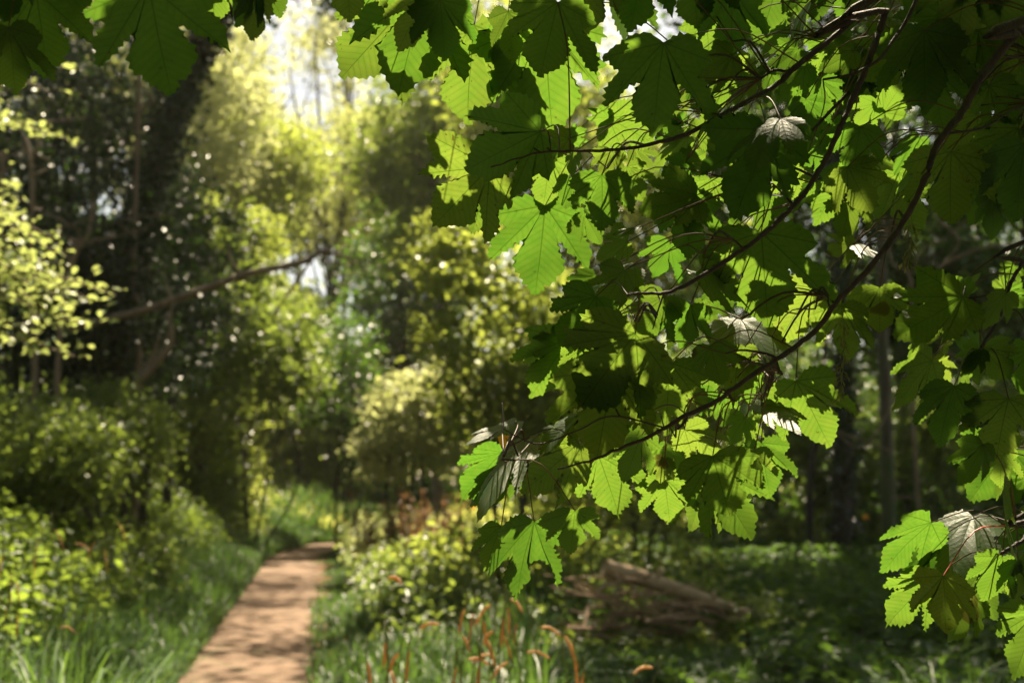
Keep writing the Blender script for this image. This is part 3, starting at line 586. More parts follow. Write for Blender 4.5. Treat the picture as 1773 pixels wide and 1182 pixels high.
# ---------------------------------------------------------------- generic woodland plants
def tree(name, label, cat, base, trunk, ells, clusters, per, cr, size, leafmat, barkmat, r0=.15, limbs=8, seed=0, up=.4, group=None, ivy=0, shell=.35, flat=.6, stems=None):
    rs = np.random.RandomState(seed + 100)
    base = np.array([base[0], base[1], float(hgt(base[0], base[1])) if abs(base[0]) < 28 and base[1] < 70 else .2])
    root = thing(name, label, cat, base, group)
    T = Tubes(); pts, cc = crown_points(ells, clusters, per, cr, rs, shell, flat)
    def clear(q):                                                  # nothing hangs into the path or the grassy bend
        off = q[:, 0] - pathx(q[:, 1])
        low = (q[:, 2] < 3.2) & (np.abs(off) < .85 + .6 * rs.rand(len(q))) & (q[:, 1] < 44) & (q[:, 1] > 0)
        bend = (q[:, 2] < 2.6) & (q[:, 1] > 38) & (q[:, 1] < 47) & (q[:, 0] > -8.2) & (q[:, 0] < 0)
        return ~(low | bend)
    pts = pts[clear(pts)]; cc = cc[clear(cc)]
    paths = [trunk] if stems is None else stems
    for k, tp in enumerate(paths):
        c = smooth_path([base + (0, 0, -.25)] + [np.array(p, float) for p in tp], 18); c[1:] += rs.randn(len(c) - 1, 3) * r0 * .08
        rr = np.linspace(r0, r0 * .35, len(c)) * (1 if k == 0 else rs.uniform(.55, .9)); rr[0] *= 1.35
        T.add(c, rr, 9, wob=.05)
        for _ in range(limbs):
            i = rs.randint(len(c) // 3, len(c)); q = cc[rs.randint(len(cc))]
            m = .5 * (c[i] + q) + np.array([0, 0, .12 * np.linalg.norm(q - c[i])]); l = smooth_path([c[i], m, q], 8)
            T.add(l, np.linspace(rr[i] * .55, .008 + rr[i] * .08, len(l)), 5, cap=False)
    T.build('trunk', barkmat, root)
    V, F, a = leaf_quads(pts, size, up, rs=rs)
    mesh('crown', V, F, leafmat, root, attr=a)
    if ivy:
        c = smooth_path([base] + [np.array(p, float) for p in trunk], 40); i = rs.randint(0, len(c), ivy)
        rr = np.linspace(r0, r0 * .5, len(c))[i]
        q = c[i] + nrm(rs.randn(ivy, 3)) * (rr * rs.uniform(1.0, 1.9, ivy))[:, None] + rs.randn(ivy, 3) * .05
        V, F, a = leaf_quads(q, .085, .1, .9, rs=rs); mesh('ivy', V, F, M['ivy'], root, attr=a)
    return root

def sh(px, py, Y, r): p = at(px, py, Y); return (p[0], p[1], p[2], r[0], r[1], r[2])      # an ellipsoid seen at a photo point
def shrub(label, px, py, Y, rx, rz, clusters, per, size, mat, seed, name='shrub', cat='shrub', cr=.16, ry=None, extra=(), stems=4, bark='bark_dark', up=.5, group=None):
    c = at(px, py, Y); e = [(c[0], c[1], c[2], rx, ry or rx, rz)] + [sh(a, b, Y + dy, (r, r, r * .8)) for a, b, dy, r in extra]
    e.append((c[0], c[1], .55, rx * 1.25, (ry or rx) * 1.1, .65)); clusters = int(clusters * 1.35)
    rs = np.random.RandomState(seed)
    st = [[(c[0] + rs.randn() * rx * .35, c[1] + rs.randn() * .3, c[2] * .5), (c[0] + rs.randn() * rx * .6, c[1] + rs.randn() * .4, c[2] + rz * .6)] for _ in range(stems)]
    return tree(name, label, cat, (c[0], c[1]), None, e, clusters, per, cr, size, mat, M[bark], r0=.045, limbs=5, seed=seed, up=up, stems=st, group=group)

def m_per_px(Y): return Y / FOCAL

# --- left: ivy-clad leaning trunk, hollies, slim stems
Y = 21
tree('ivy_tree', 'leaning tree with an ivy-clad trunk crossing the dark hollies on the left', 'tree', at(205, 870, Y)[:2], [at(215, 640, Y), at(245, 400, Y), at(285, 240, Y), at(335, 110, Y), at(390, 10, Y), at(430, -80, Y)],
     [sh(370, -150, Y, (2.2, 2.2, 1.3)), sh(380, 70, Y, (.5, .5, .4)), (-9.5, 24, 11.6, 2.6, 3, 1.4), (-2.2, 20.5, 11, 2.6, 4.5, 1.0), (-3.4, 31, 14.2, 2.6, 6, 1.2)], 400, 45, .35, .14, M['ivy'], M['bark_dark'], r0=.24, limbs=6, seed=1, ivy=5200)  # the last crown lobes are added unseen overhead to shade bank and path
HOL = [('dark glossy holly on the far left behind the pale beech sprays', 30, 420, 18.5, 1.5, 2.6), ('dark glossy holly left of the ivy-clad leaning trunk', 150, 330, 20, 1.5, 2.4), ('dark glossy holly right of the ivy-clad leaning trunk, above the fallen bough', 300, 470, 23.5, 1.4, 1.5),
       ('low dark holly in the shade under the fallen bough', 190, 610, 19.5, 1.5, 1.5)]
for i, (lb, px, py, Y, rx, rz) in enumerate(HOL):
    c = at(px, py, Y)
    tree('holly_tree', lb, 'tree', c[:2], [(c[0], c[1], c[2] * .4), (c[0] + .1, c[1], c[2]), (c[0], c[1], c[2] + rz)], [(c[0], c[1], c[2], rx, 1.4, rz), (c[0] - .5, c[1], c[2] - rz * .7, rx * .9, 1.4, rz * .7), (c[0] + .4, c[1], c[2] + rz * .6, rx * .75, 1.2, rz * .6)],
         290, 42, .2, .08, M['holly'], M['bark_dark'], r0=.10, limbs=14, seed=10 + i, up=.15, group='hollies on the shady left')
for i, (lb, pts, Y, r) in enumerate([('slim bare stem standing high among the hollies left of the leaning ivy trunk', [(240, 640), (232, 450), (236, 280), (243, 110), (250, 20)], 19, .05),
        ('thin curved brown stem in front of the far left holly', [(60, 640), (52, 480), (56, 330), (48, 255), (40, 235)], 15, .035),
        ('thin forked brown stem between the beech sprays and the hollies', [(100, 640), (112, 500), (135, 430), (155, 400), (160, 350)], 16, .035),
        ('thin stem leaning at the far left edge', [(-10, 640), (5, 460), (2, 330), (8, 270)], 15.5, .03)]):
    w = [at(x, y, Y) for x, y in pts]; b = np.array([w[0][0], w[0][1], float(hgt(w[0][0], w[0][1]))])
    root = thing('sapling', lb, 'sapling', b); T = Tubes(); c = smooth_path([b - (0, 0, .2)] + w, 24); T.add(c, np.linspace(r, r * .6, len(c)), 8)
    rs = np.random.RandomState(i + 60)
    for _ in range(5):
        k = rs.randint(8, len(c)); T.add(smooth_path([c[k], c[k] + np.array([rs.randn() * .25, rs.randn() * .2, .15]), c[k] + np.array([rs.randn() * .5, rs.randn() * .3, .4])], 8), np.linspace(r * .4, .006, 9), 5, cap=False)
    T.build('stem', M['bark_pale'], root)
    V, F, a = leaf_quads(c[rs.randint(12, len(c), 90)] + rs.randn(90, 3) * .3, .07, .3, rs=rs); mesh('foliage', V, F, M['holly'], root, attr=a)

# --- beech sprays lit by the sun at the left edge
Y = 10.5
bb = at(-190, 860, Y); root = thing('beech_tree', 'young beech with flat sprays of bright sunlit leaves at the left edge', 'tree', (bb[0], bb[1], float(hgt(bb[0], bb[1]))))
rs = np.random.RandomState(21); T = Tubes(); tk = smooth_path([bb + (0, 0, -.5), at(-180, 500, Y), at(-170, 200, Y), at(-150, -60, Y)], 20); T.add(tk, np.linspace(.06, .03, len(tk)), 8)
LP = []
for (x1, y1, n, sp, sag) in [(118, 232, 60, .05, 10), (20, 215, 60, .06, 0), (95, 405, 60, .06, 8), (30, 375, 60, .07, 0), (100, 432, 50, .05, 6), (70, 470, 120, .10, 0), (20, 455, 90, .10, 0), (105, 505, 110, .09, 10), (145, 548, 110, .08, 14), (60, 520, 110, .10, 0), (85, 590, 70, .08, 12), (20, 560, 70, .09, 0), (150, 515, 40, .05, 0), (200, 515, 40, .04, -4), (130, 605, 30, .05, 12), (110, 118, 30, .05, 0), (85, 150, 25, .05, 8), (-40, 330, 60, .1, 0), (-30, 620, 60, .1, 0)]:
    dY = rs.uniform(-.5, .5); a = tk[min(len(tk) - 1, max(2, int(len(tk) * (900 - y1) / 980) ))]; e = at(x1, y1 + sag, Y + dY); m = .5 * (a + e) + np.array([0, 0, .10])
    c = smooth_path([a, m, e], 14); T.add(c, np.linspace(.012, .004, len(c)), 5, cap=False)
    i = rs.randint(len(c) // 2, len(c), n); LP.append(c[i] + rs.randn(n, 3) * np.array([sp * 1.7, sp * 2.2, sp * .45]))
T.build('trunk', M['bark_pale'], root); V, F, a = leaf_quads(np.vstack(LP), .062, 1.2, .6, rs=rs); mesh('crown', V, F, M['beech'], root, attr=a)

# --- fallen bough leaning across the left side
Y = 17
root = thing('fallen_bough', 'long bare bough lying aslant over the shrubs left of the path', 'branch', at(165, 560, Y + .6))
T = Tubes(); w = [at(120, 572, Y + .9), at(165, 557, Y + .6), at(250, 536, Y + .3), at(330, 508, Y), at(430, 474, Y), at(520, 455, Y), at(556, 436, Y), at(585, 441, Y), at(628, 462, Y + .1)]
c = smooth_path(w, 48); T.add(c, np.interp(np.arange(len(c)), [0, 30, 38, len(c) - 1], [.046, .040, .03, .012]), 9, wob=.06)
for pts in [[(545, 440), (520, 480), (490, 520), (470, 560)], [(300, 520), (296, 545), (290, 580), (262, 625)], [(420, 478), (400, 450), (395, 420)], [(300, 520), (290, 500), (285, 470)]]:
    q = smooth_path([at(x, y, Y) for x, y in pts], 14); T.add(q, np.linspace(.022, .008, len(q)), 6, cap=False)
T.build('bough', M['bark_pale'], root)
root = thing('bent_sapling', 'pale double stem leaning out of the shade below the fallen bough', 'sapling', at(205, 700, 17.5))
T = Tubes()
for pts, r in (([(195, 760), (222, 682), (255, 645), (285, 610), (298, 582), (290, 540)], .06), ([(222, 690), (240, 655), (262, 620), (276, 580)], .04)):
    q = smooth_path([at(x, y, 17.5) for x, y in pts], 20); T.add(q, np.linspace(r, r * .4, len(q)), 8)
T.build('stem', M['bark_pale'], root)

# --- sunlit shrubs left of the path
shrub('tall yellow-green shrub catching the sun just above the fallen bough', 395, 430, 37, 1.55, 1.4, 200, 40, .11, M['hazel'], 31, extra=[(350, 470, .5, 1.0), (440, 400, 0, 1.0), (330, 380, 1, .9), (420, 560, 0, 1.2), (380, 680, 0, 1.2)])
shrub('large mid-green shrub with sparkling leaves in the middle of the left bank', 440, 620, 33, 1.7, 1.6, 300, 42, .10, M['haw'], 32, extra=[(360, 600, .5, 1.1), (480, 560, .3, 1.1), (380, 760, -.3, 1.2), (510, 640, 0, .8)])
shrub('small bright shrub with lime-green tips overhanging the far end of the path', 535, 750, 49.5, 1.3, 1.3, 260, 42, .14, M['hazel'], 33, extra=[(570, 720, 0, .7), (500, 810, 0, 1.0), (570, 810, 0, .9), (600, 840, .2, .8), (500, 700, .2, .9)])
shrub('brownish-green shrub under the sparkling shrub on the left bank', 235, 770, 17, .5, .65, 230, 44, .055, M['haw'], 34, extra=[(180, 720, .4, .5)])
shrub('leafy green bramble mound at the far left below the beech sprays', 50, 770, 14.5, .75, .5, 260, 44, .05, M['haw'], 35, name='bramble_bush', cat='bush', extra=[(-40, 740, 0, .6), (150, 780, .5, .5)])
shrub('leafy bramble mound with pale tips between the path grass and the brown shrub', 120, 800, 13.8, .6, .45, 260, 44, .05, M['haw'], 36, name='bramble_bush', cat='bush', extra=[(30, 810, 0, .5)])
shrub('upright feathery shrub in the shade behind the lime-green tips', 585, 690, 36, 1.2, 2.2, 150, 40, .11, M['deep'], 37, cr=.3)
# --- centre
shrub('rounded pale yellow shrub standing right of the far end of the path', 720, 740, 25, 1.05, .95, 260, 42, .085, M['pale'], 41, extra=[(660, 790, -.2, .55), (770, 690, .2, .8), (700, 690, 0, .6), (780, 770, 0, .7)])
shrub('big hawthorn bush with white glinting leaves left of the sycamore twigs', 880, 610, 17, 1.15, 1.35, 330, 40, .085, M['hazel'], 42, name='hawthorn_bush', cat='bush', extra=[(800, 470, .2, .7), (780, 410, .3, .5), (930, 750, 0, .9), (980, 600, .3, .8), (860, 700, 0, .7)], cr=.15)
shrub('leafy sunlit bush behind the lowest sycamore leaves', 1080, 770, 19, 1.2, 1.0, 200, 40, .085, M['hazel'], 43, extra=[(1200, 720, .5, .8), (1000, 830, 0, .7), (1250, 690, .6, .6)])
shrub('dim green bush between the two dark trunks on the right', 1440, 800, 30, 1.3, 1.1, 170, 40, .1, M['haw'], 44, extra=[(1370, 760, 0, .8)])
shrub('dim green bush right of the slender pole trunk', 1640, 770, 27, 1.3, 1.2, 180, 40, .1, M['haw'], 45, extra=[(1720, 700, 0, .9)])

# --- understorey that closes the view below the crowns
for i, (lb, px, py, Y, r, rz, mt) in enumerate([('rounded green understorey shrub behind the green bramble mound at the far left', 40, 730, 27, 1.5, 1.3, 'haw'), ('tall green understorey shrub behind the low dark holly', 170, 720, 29, 1.5, 1.5, 'haw'), ('bright understorey shrub behind the brownish-green shrub', 285, 720, 30, 1.3, 1.3, 'hazel'),
        ('lime understorey shrub closest to the left side of the path bend', 395, 770, 35, 1.3, 1.1, 'hazel'), ('distant low shrub closing the gap left of the path end', 450, 720, 60, 3.0, 2.6, 'haw'), ('distant low shrub straight beyond the grassy bend', 545, 760, 62, 3.0, 2.2, 'hazel'), ('distant low shrub behind the stems of the many-stemmed tree', 640, 740, 64, 3.0, 2.6, 'deep'), ('distant low shrub behind the pale yellow shrub', 730, 720, 60, 3.0, 2.6, 'haw'), ('distant low shrub at the far left under the hollies', 200, 640, 50, 3.4, 3.2, 'haw'), ('tall distant shrub filling the dim gap behind the middle sycamore leaves', 1190, 600, 46, 3.2, 3.6, 'deep'), ('tall distant shrub filling the dim gap behind the black ivy-covered trunk', 1470, 600, 46, 3.2, 3.8, 'deep'), ('tall distant shrub filling the dim gap at the right edge', 1720, 560, 46, 3.0, 4.2, 'deep'), ('distant low shrub behind the fallen bough', 340, 620, 52, 3.2, 3.2, 'hazel')]):
    shrub(lb, px, py, Y, r, rz, 190, 40, .0032 * Y, M[mt], 500 + i, cr=.008 * Y, group='understorey shrubs')
# --- the many-stemmed tree in the middle distance
Y = 64
b = at(590, 850, Y)
stems = [[at(578, 620, Y), at(570, 440, Y), at(555, 250, Y), at(545, 60, Y)], [at(582, 600, Y), at(585, 420, Y), at(605, 230, Y), at(615, 40, Y)], [at(575, 640, Y), at(545, 470, Y), at(500, 330, Y), at(450, 200, Y)],
         [at(590, 600, Y), at(620, 420, Y), at(680, 280, Y), at(740, 180, Y)], [at(580, 560, Y), at(590, 380, Y), at(640, 250, Y), at(690, 90, Y)], [at(578, 600, Y), at(560, 430, Y), at(530, 280, Y), at(500, 120, Y)]]
tree('coppiced_tree', 'tall tree with many thin stems fanning up in front of the bright sky gap', 'tree', b[:2], None, [sh(560, 330, Y, (4.0, 3, 2.7)), sh(470, 370, Y, (2.7, 2.4, 2.2)), sh(660, 330, Y, (2.9, 2.4, 2.3)), sh(650, 230, Y, (1.5, 1.3, 1.3))],
     240, 38, .48, .19, M['gold'], M['bark_dark'], r0=.13, limbs=9, seed=51, stems=stems)

# --- trees that close the view
FAR = [  # label, px of the trunk, crown centre py, Y, rx, rz, leaf material, clusters, leaf size
 ('deep green tree in shade right of the many-stemmed tree', 700, 500, 54, 2.4, 4.0, 'deep', 330, .17), ('dark tree behind the void at the far end of the path', 610, 700, 70, 3.2, 3.4, 'deep', 330, .2),
 ('olive sunlit tree high on the far left above the hollies', 90, 120, 46, 3.6, 3.6, 'gold', 330, .16), ('golden green tree behind the leaning ivy-clad trunk', 300, 200, 50, 3.6, 4.4, 'pale', 330, .17),
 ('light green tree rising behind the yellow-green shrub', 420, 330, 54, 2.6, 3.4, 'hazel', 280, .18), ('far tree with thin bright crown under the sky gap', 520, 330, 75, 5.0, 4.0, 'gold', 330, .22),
 ('green tree with a dense crown right of the sky gap', 760, 260, 46, 2.7, 4.2, 'haw', 380, .16), ('tall leafy tree behind the upper sycamore leaves', 940, 230, 40, 2.6, 4.4, 'hazel', 360, .15),
 ('leafy tree behind the middle of the sycamore', 1120, 330, 38, 2.7, 4.2, 'hazel', 360, .15), ('dark leafy tree behind the sycamore and left of the pole trunk', 1330, 400, 34, 2.7, 4.2, 'deep', 400, .14),
 ('dark leafy tree behind the top right of the sycamore', 1560, 330, 33, 2.7, 4.6, 'deep', 400, .14), ('dark leafy tree at the far right edge', 1760, 420, 31, 2.5, 4.6, 'deep', 400, .14),
 ('broad far tree filling the gap behind the pale yellow shrub', 800, 640, 58, 4.0, 3.6, 'hazel', 330, .19), ('pale far tree showing under the sycamore leaves', 1050, 700, 60, 4.4, 3.8, 'hazel', 330, .2),
 ('dim far tree behind the dark trunks on the right', 1350, 740, 55, 4.4, 3.4, 'haw', 330, .19), ('dim far tree behind the bush at the right edge', 1650, 720, 52, 4.4, 3.6, 'haw', 330, .19),
 ('far tree at the left above the bank', 60, 560, 36, 3.0, 4.0, 'deep', 330, .15), ('far green tree behind the sparkling shrub', 480, 600, 60, 3.0, 3.6, 'haw', 300, .2),
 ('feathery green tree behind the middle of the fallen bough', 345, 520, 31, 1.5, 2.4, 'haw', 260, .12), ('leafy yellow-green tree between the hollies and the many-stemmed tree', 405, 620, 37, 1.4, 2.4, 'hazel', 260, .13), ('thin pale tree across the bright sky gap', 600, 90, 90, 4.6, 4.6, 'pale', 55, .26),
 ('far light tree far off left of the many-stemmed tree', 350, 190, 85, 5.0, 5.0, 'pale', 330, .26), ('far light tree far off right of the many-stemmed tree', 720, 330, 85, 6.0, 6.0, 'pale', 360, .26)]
for i, (lb, px, py, Y, rx, rz, mt, cl, sz) in enumerate(FAR):
    c = at(px, py, Y); rs = np.random.RandomState(200 + i)
    es = [(c[0], c[1], c[2], rx, rx, rz)] + [(c[0] + rs.uniform(-.8, .8) * rx, c[1] + rs.uniform(-.5, .5) * rx, c[2] + rs.uniform(-.8, .8) * rz, rx * .6, rx * .6, rz * .45) for _ in range(4)] + [(c[0] + q * rx, c[1] - rs.rand(), 1.1, rx * .75, rx * .6, 1.2) for q in (-1, 0, 1)]
    tree('woodland_tree', lb, 'tree', (c[0], c[1]), [(c[0] + rs.randn() * .2, c[1], c[2] * .5), (c[0] + rs.randn() * .3, c[1], c[2]), (c[0] + rs.randn() * .4, c[1], c[2] + rz * .8)], es, int(cl * 1.6), 40, sz * 2.2, sz, M[mt], M['bark'], r0=.2, limbs=14, seed=200 + i, group='trees closing the woodland view')

# --- trunks on the right
Y = 24
tree('pole_tree', 'slender brown trunk standing upright behind the right of the sycamore', 'tree', at(1538, 900, Y)[:2], [at(1536, 760, Y), at(1530, 600, Y), at(1527, 450, Y), at(1522, 330, Y), at(1518, 150, Y), at(1515, -100, Y)],
     [sh(1500, -250, Y, (3.0, 3.0, 1.8)), (4, 19, 11, 3, 3.5, 2), (8, 22, 11.5, 3.5, 4, 2), (6, 14.5, 10.5, 2.6, 3.5, 1.3), (9, 16, 10.5, 3, 4, 1.5), (4.5, 23, 12, 2.5, 3, 1.5)], 900, 40, .4, .17, M['haw'], M['bark'], r0=.12, limbs=5, seed=61)  # extra crown lobes added above the frame to shade the ground cover
Y = 26
tree('ivy_trunk_tree', 'thick black ivy-covered trunk in the shade left of the slender trunk', 'tree', at(1460, 905, Y)[:2], [at(1460, 760, Y), at(1462, 600, Y), at(1458, 400, Y), at(1450, 200, Y), at(1450, -150, Y)],
     [sh(1450, -300, Y, (3.2, 3.2, 2.0)), (5, 27, 12.5, 3, 4, 2), (9, 29, 13, 3, 3, 2)], 420, 40, .4, .17, M['deep'], M['bark_dark'], r0=.2, limbs=6, seed=62, ivy=3600)  # outer lobes added overhead, out of view, for shade on the right
Y = 27
tree('leaning_tree', 'thin dark trunk leaning left of the black ivy-covered trunk', 'tree', at(1398, 905, Y)[:2], [at(1404, 820, Y), at(1416, 740, Y), at(1425, 640, Y), at(1440, 480, Y), at(1455, 200, Y)],
     [sh(1420, 60, Y, (2.2, 2.2, 1.6))], 90, 40, .3, .11, M['deep'], M['bark_dark'], r0=.075, limbs=5, seed=63)
root = thing('bare_shrub', 'tangle of bare forked twigs behind the right-hand sycamore leaves', 'shrub', (*at(1590, 880, 14)[:2], .1)); T = Tubes(); Y = 14
for pts, r in (([(1590, 880), (1580, 700), (1578, 560), (1590, 500), (1640, 455), (1700, 430), (1770, 420)], .022), ([(1580, 510), (1572, 470), (1545, 455), (1535, 400), (1520, 350)], .016), ([(1590, 500), (1610, 480), (1660, 420), (1625, 380), (1610, 340)], .014), ([(1585, 515), (1555, 508), (1500, 505), (1440, 510)], .008),
               ([(1590, 520), (1600, 530), (1606, 560), (1640, 600)], .012), ([(1580, 470), (1600, 430), (1640, 410), (1700, 360)], .01), ([(1505, 470), (1495, 520), (1510, 600)], .008), ([(1640, 610), (1700, 640), (1780, 650)], .02), ([(1575, 640), (1500, 770), (1440, 745)], .012), ([(1540, 780), (1500, 765), (1430, 740)], .012), ([(1545, 860), (1580, 862), (1600, 880)], .012)):
    q = smooth_path([at(x, y, Y) for x, y in pts], 24); T.add(q, np.linspace(r, r * .5, len(q)), 6, cap=False)
T.build('stem', M['bark_pale'], root)

# --- unseen trees added behind and beside the camera to block sky light
for i, (lb, x, y, z, rx, rz) in enumerate([('unseen tall tree added behind the camera by the path to block sky light', 1.5, -9, 6.5, 5.5, 6), ('unseen tall tree added behind the camera on the left bank to block sky light', -7.5, -5, 6.5, 5, 6), ('unseen tall tree added beside the camera on the right to block sky light', 11, 4, 7.5, 5, 6.5), ('unseen tall tree added beside the camera on the left bank to block sky light', -11.5, 5, 7.5, 5, 6.5)]):
    tree('woodland_tree', lb, 'tree', (x, y), [(x, y, z * .5), (x + .2, y, z), (x, y + .2, z + rz * .7)], [(x, y, z, rx, 4.5, rz)] + ([(1, -2.5, 9.5, 6.5, 5, 1.6), (0, -5, 5, 7, 3, 3)] if i == 0 else []), 900 if i == 0 else 560, 40, .55, .36, M['haw'], M['bark'], r0=.25, limbs=12, seed=400 + i, group='trees closing the woodland view')

# --- log on a heap of sticks
Y = 14
a, b = at(1046, 982, Y), at(1335, 1074, Y + .5)
root = thing('fallen_log', 'bare grey-brown log resting aslant on a heap of sticks', 'log', (a + b) / 2)
c = smooth_path([a, a + (b - a) * .3 + (0, 0, .015), a + (b - a) * .7 - (0, 0, .01), b], 26); T = Tubes(); T.add(c, np.linspace(.092, .05, len(c)), 16, wob=.035, cap=False)
for k, d in ((8, (.05, -.12, .14)), (15, (-.02, -.1, .12))): T.add([c[k], c[k] + np.array(d)], [.03, .022], 8)
T.build('bark', M['logbark'], root)
T = Tubes(); ax = nrm(b - a); T.add([a - ax * .004, a + ax * .02], [.087, .088], 16); T.build('sawn_end', M['logend'], root)
T = Tubes(); T.add([b - ax * .02, b + ax * .004], [.05, .049], 16); T.build('sawn_end', M['logend'], root)
rs = np.random.RandomState(5)
for i in range(72):
    px = rs.uniform(1005, 1230); py = rs.uniform(1005, 1105) if px < 1150 else rs.uniform(1040, 1105); L = rs.uniform(.35, 1.1); p = at(px, py, Y + rs.uniform(-.35, .5)); an = rs.normal(.25, .5) if rs.rand() < .75 else rs.uniform(0, 3.1)
    d = np.array([math.cos(an), rs.normal(0, .45), -.28 * math.sin(an) - rs.uniform(0, .18)]) * L
    q = smooth_path([p - d * .5, p + rs.randn(3) * L * .06, p + rs.randn(3) * L * .05 + d * .25, p + d * .5], 10)
    q[:, 2] = np.maximum(q[:, 2], .05)
    T = Tubes(); r = rs.uniform(.008, .022); T.add(q, np.linspace(r, r * .5, len(q)), 6)
    tag(T.build('stick', M['stick']), 'thin brown dead stick lying in the heap under the log', 'stick', 'sticks heaped under the log')

# ---------------------------------------------------------------- grasses, weeds and ground cover
def blades(xy, h, w, rs, lean=.45):
    n = len(xy); z = np.where(np.abs(xy[:, 0]) < 28, hgt(xy[:, 0], xy[:, 1]), 0); base = np.column_stack([xy, z - .02])
    a = rs.uniform(0, 6.28, n); d = np.column_stack([np.cos(a), np.sin(a), 0 * a]); s = np.column_stack([-np.sin(a), np.cos(a), 0 * a])
    H = (h * rs.uniform(.55, 1.25, n))[:, None]; ln = (np.abs(rs.normal(lean, .3, n)))[:, None] * H
    W = (w * rs.uniform(.7, 1.3, n))[:, None] * .5
    lv = []
    for t, ww in ((0, .8), (.4, 1.0), (.75, .7)):
        c = base + np.array([0, 0, 1]) * H * (t - .22 * t ** 3 * (ln / H)) + d * ln * t ** 2; lv += [c - s * W * ww, c + s * W * ww]
    tip = base + np.array([0, 0, 1]) * H * (1 - .42 * ln / H) + d * ln
    V = np.stack(lv + [tip], 1).reshape(-1, 3); b = np.arange(n)[:, None] * 7
    F = [np.concatenate([b + np.array([[0, 1, 3, 2]]), b + np.array([[2, 3, 5, 4]])]), b + np.array([[4, 5, 6]])]
    return V, F, np.repeat(rs.rand(n), 7)
def scatter(n, x0, x1, y0, y1, rs, pw=1.0):
    """Points relative to the path edge, denser close to the camera."""
    y = y0 + (y1 - y0) * rs.rand(n) ** pw; x = rs.uniform(x0, x1, n); return x, y
rs = np.random.RandomState(9)
x, y = scatter(64000, .0, 1.0, 5, 46, rs, 1.5); dx = .50 + .14 * rs.rand(len(y)) + 4.2 * x ** 1.3; xy = np.column_stack([pathx(y) - dx, y])
hh = .40 + .70 * np.clip((dx - .6) / 1.2, 0, 1) * (.7 + .6 * np.abs(np.sin(xy[:, 0] * 1.7) * np.cos(y * .9)))
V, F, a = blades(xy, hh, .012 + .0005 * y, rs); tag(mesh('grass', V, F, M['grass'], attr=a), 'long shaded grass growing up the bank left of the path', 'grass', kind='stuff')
x, y = scatter(42000, .0, 1.0, 5, 46, rs, 1.5); dx = .50 + .14 * rs.rand(len(y)) + 3.6 * x ** 1.2; xy = np.column_stack([pathx(y) + dx, y])
hh = np.where((y > 20) & (dx < 2.6), .35, 1.0) * (.18 + .45 * np.clip((dx - .6) / 1.2, 0, 1)) * (.6 + .7 * np.abs(np.sin(xy[:, 0] * 1.9 + 1) * np.cos(y * .8)))
hh = np.where((xy[:, 0] > .2) & (xy[:, 0] < 2.3) & (y < 14.2), hh * .35, hh)
V, F, a = blades(xy, hh, .011 + .0005 * y, rs); tag(mesh('grass_verge', V, F, M['grass'], attr=a), 'mixed grass between the path and the ground cover', 'grass', kind='stuff')
n = 26000; y = rs.uniform(43.5, 56, n); x = rs.uniform(-11, 6, n); keep = np.abs(x - pathx(y)) > .6; xy = np.column_stack([x, y])[keep]
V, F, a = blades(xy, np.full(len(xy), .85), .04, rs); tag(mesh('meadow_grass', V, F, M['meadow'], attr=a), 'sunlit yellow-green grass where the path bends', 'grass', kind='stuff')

def weeds(n, xf, yf, top, size, rs, mat, name, label, up=1.0):
    """Leafy stems: leaves in tiers up each stem."""
    xs, ys = xf(n), yf(n); xs = xs(ys) if callable(xs) else xs
    z0 = np.where(np.abs(xs) < 28, hgt(xs, ys), .1); H = top(xs, ys) * rs.uniform(.5, 1.15, n) * np.where((xs > .2) & (xs < 2.1) & (ys < 14.3), .4, 1)
    per = 15; t = rs.rand(n, per) ** .6
    C = np.stack([xs[:, None] + rs.randn(n, per) * .08, ys[:, None] + rs.randn(n, per) * .08, z0[:, None] + H[:, None] * t], -1).reshape(-1, 3)
    V, F, a = leaf_quads(C, size, up, .6, rs=rs); return tag(mesh(name, V, F, mat, attr=a), label, 'undergrowth', kind='stuff')
def right_y(n): return 6.5 + 26 * rs.rand(n) ** 1.5
weeds(11500, lambda n: (lambda ys: pathx(ys) + 3.2 + (11.5 + .25 * ys) * rs.rand(len(ys))), right_y, lambda x, y: .28 + .16 * np.sin(x * 1.1) * np.cos(y * .7) + .01 * y, .10, rs, M['nettle'], 'undergrowth', 'low dark green ground cover under the trees on the right', up=1.3)
weeds(15500, lambda n: (lambda ys: pathx(ys) - 1.35 - 6.0 * rs.rand(len(ys)) ** 1.2), lambda n: 8.0 + 31 * rs.rand(n) ** 1.15, lambda x, y: .85 + .55 * np.clip(pathx(y) - 1.4 - x, 0, 2.2) + .3 * np.abs(np.sin(x * 1.3) * np.cos(y * .6)) + .08 * np.clip(pathx(y) - 2 - x, 0, 5), .075, rs, M['weed'], 'undergrowth', 'tall weeds crowding the bank left of the path')
weeds(2600, lambda n: (lambda ys: pathx(ys) + 1.2 + 4.0 * rs.rand(len(ys))), lambda n: 13 + 22 * rs.rand(n), lambda x, y: .55 + .35 * np.abs(np.sin(x * 1.3) * np.cos(y * .6)), .07, rs, M['haw'], 'undergrowth', 'leafy weeds with bright flecks behind the brown sedge heads')

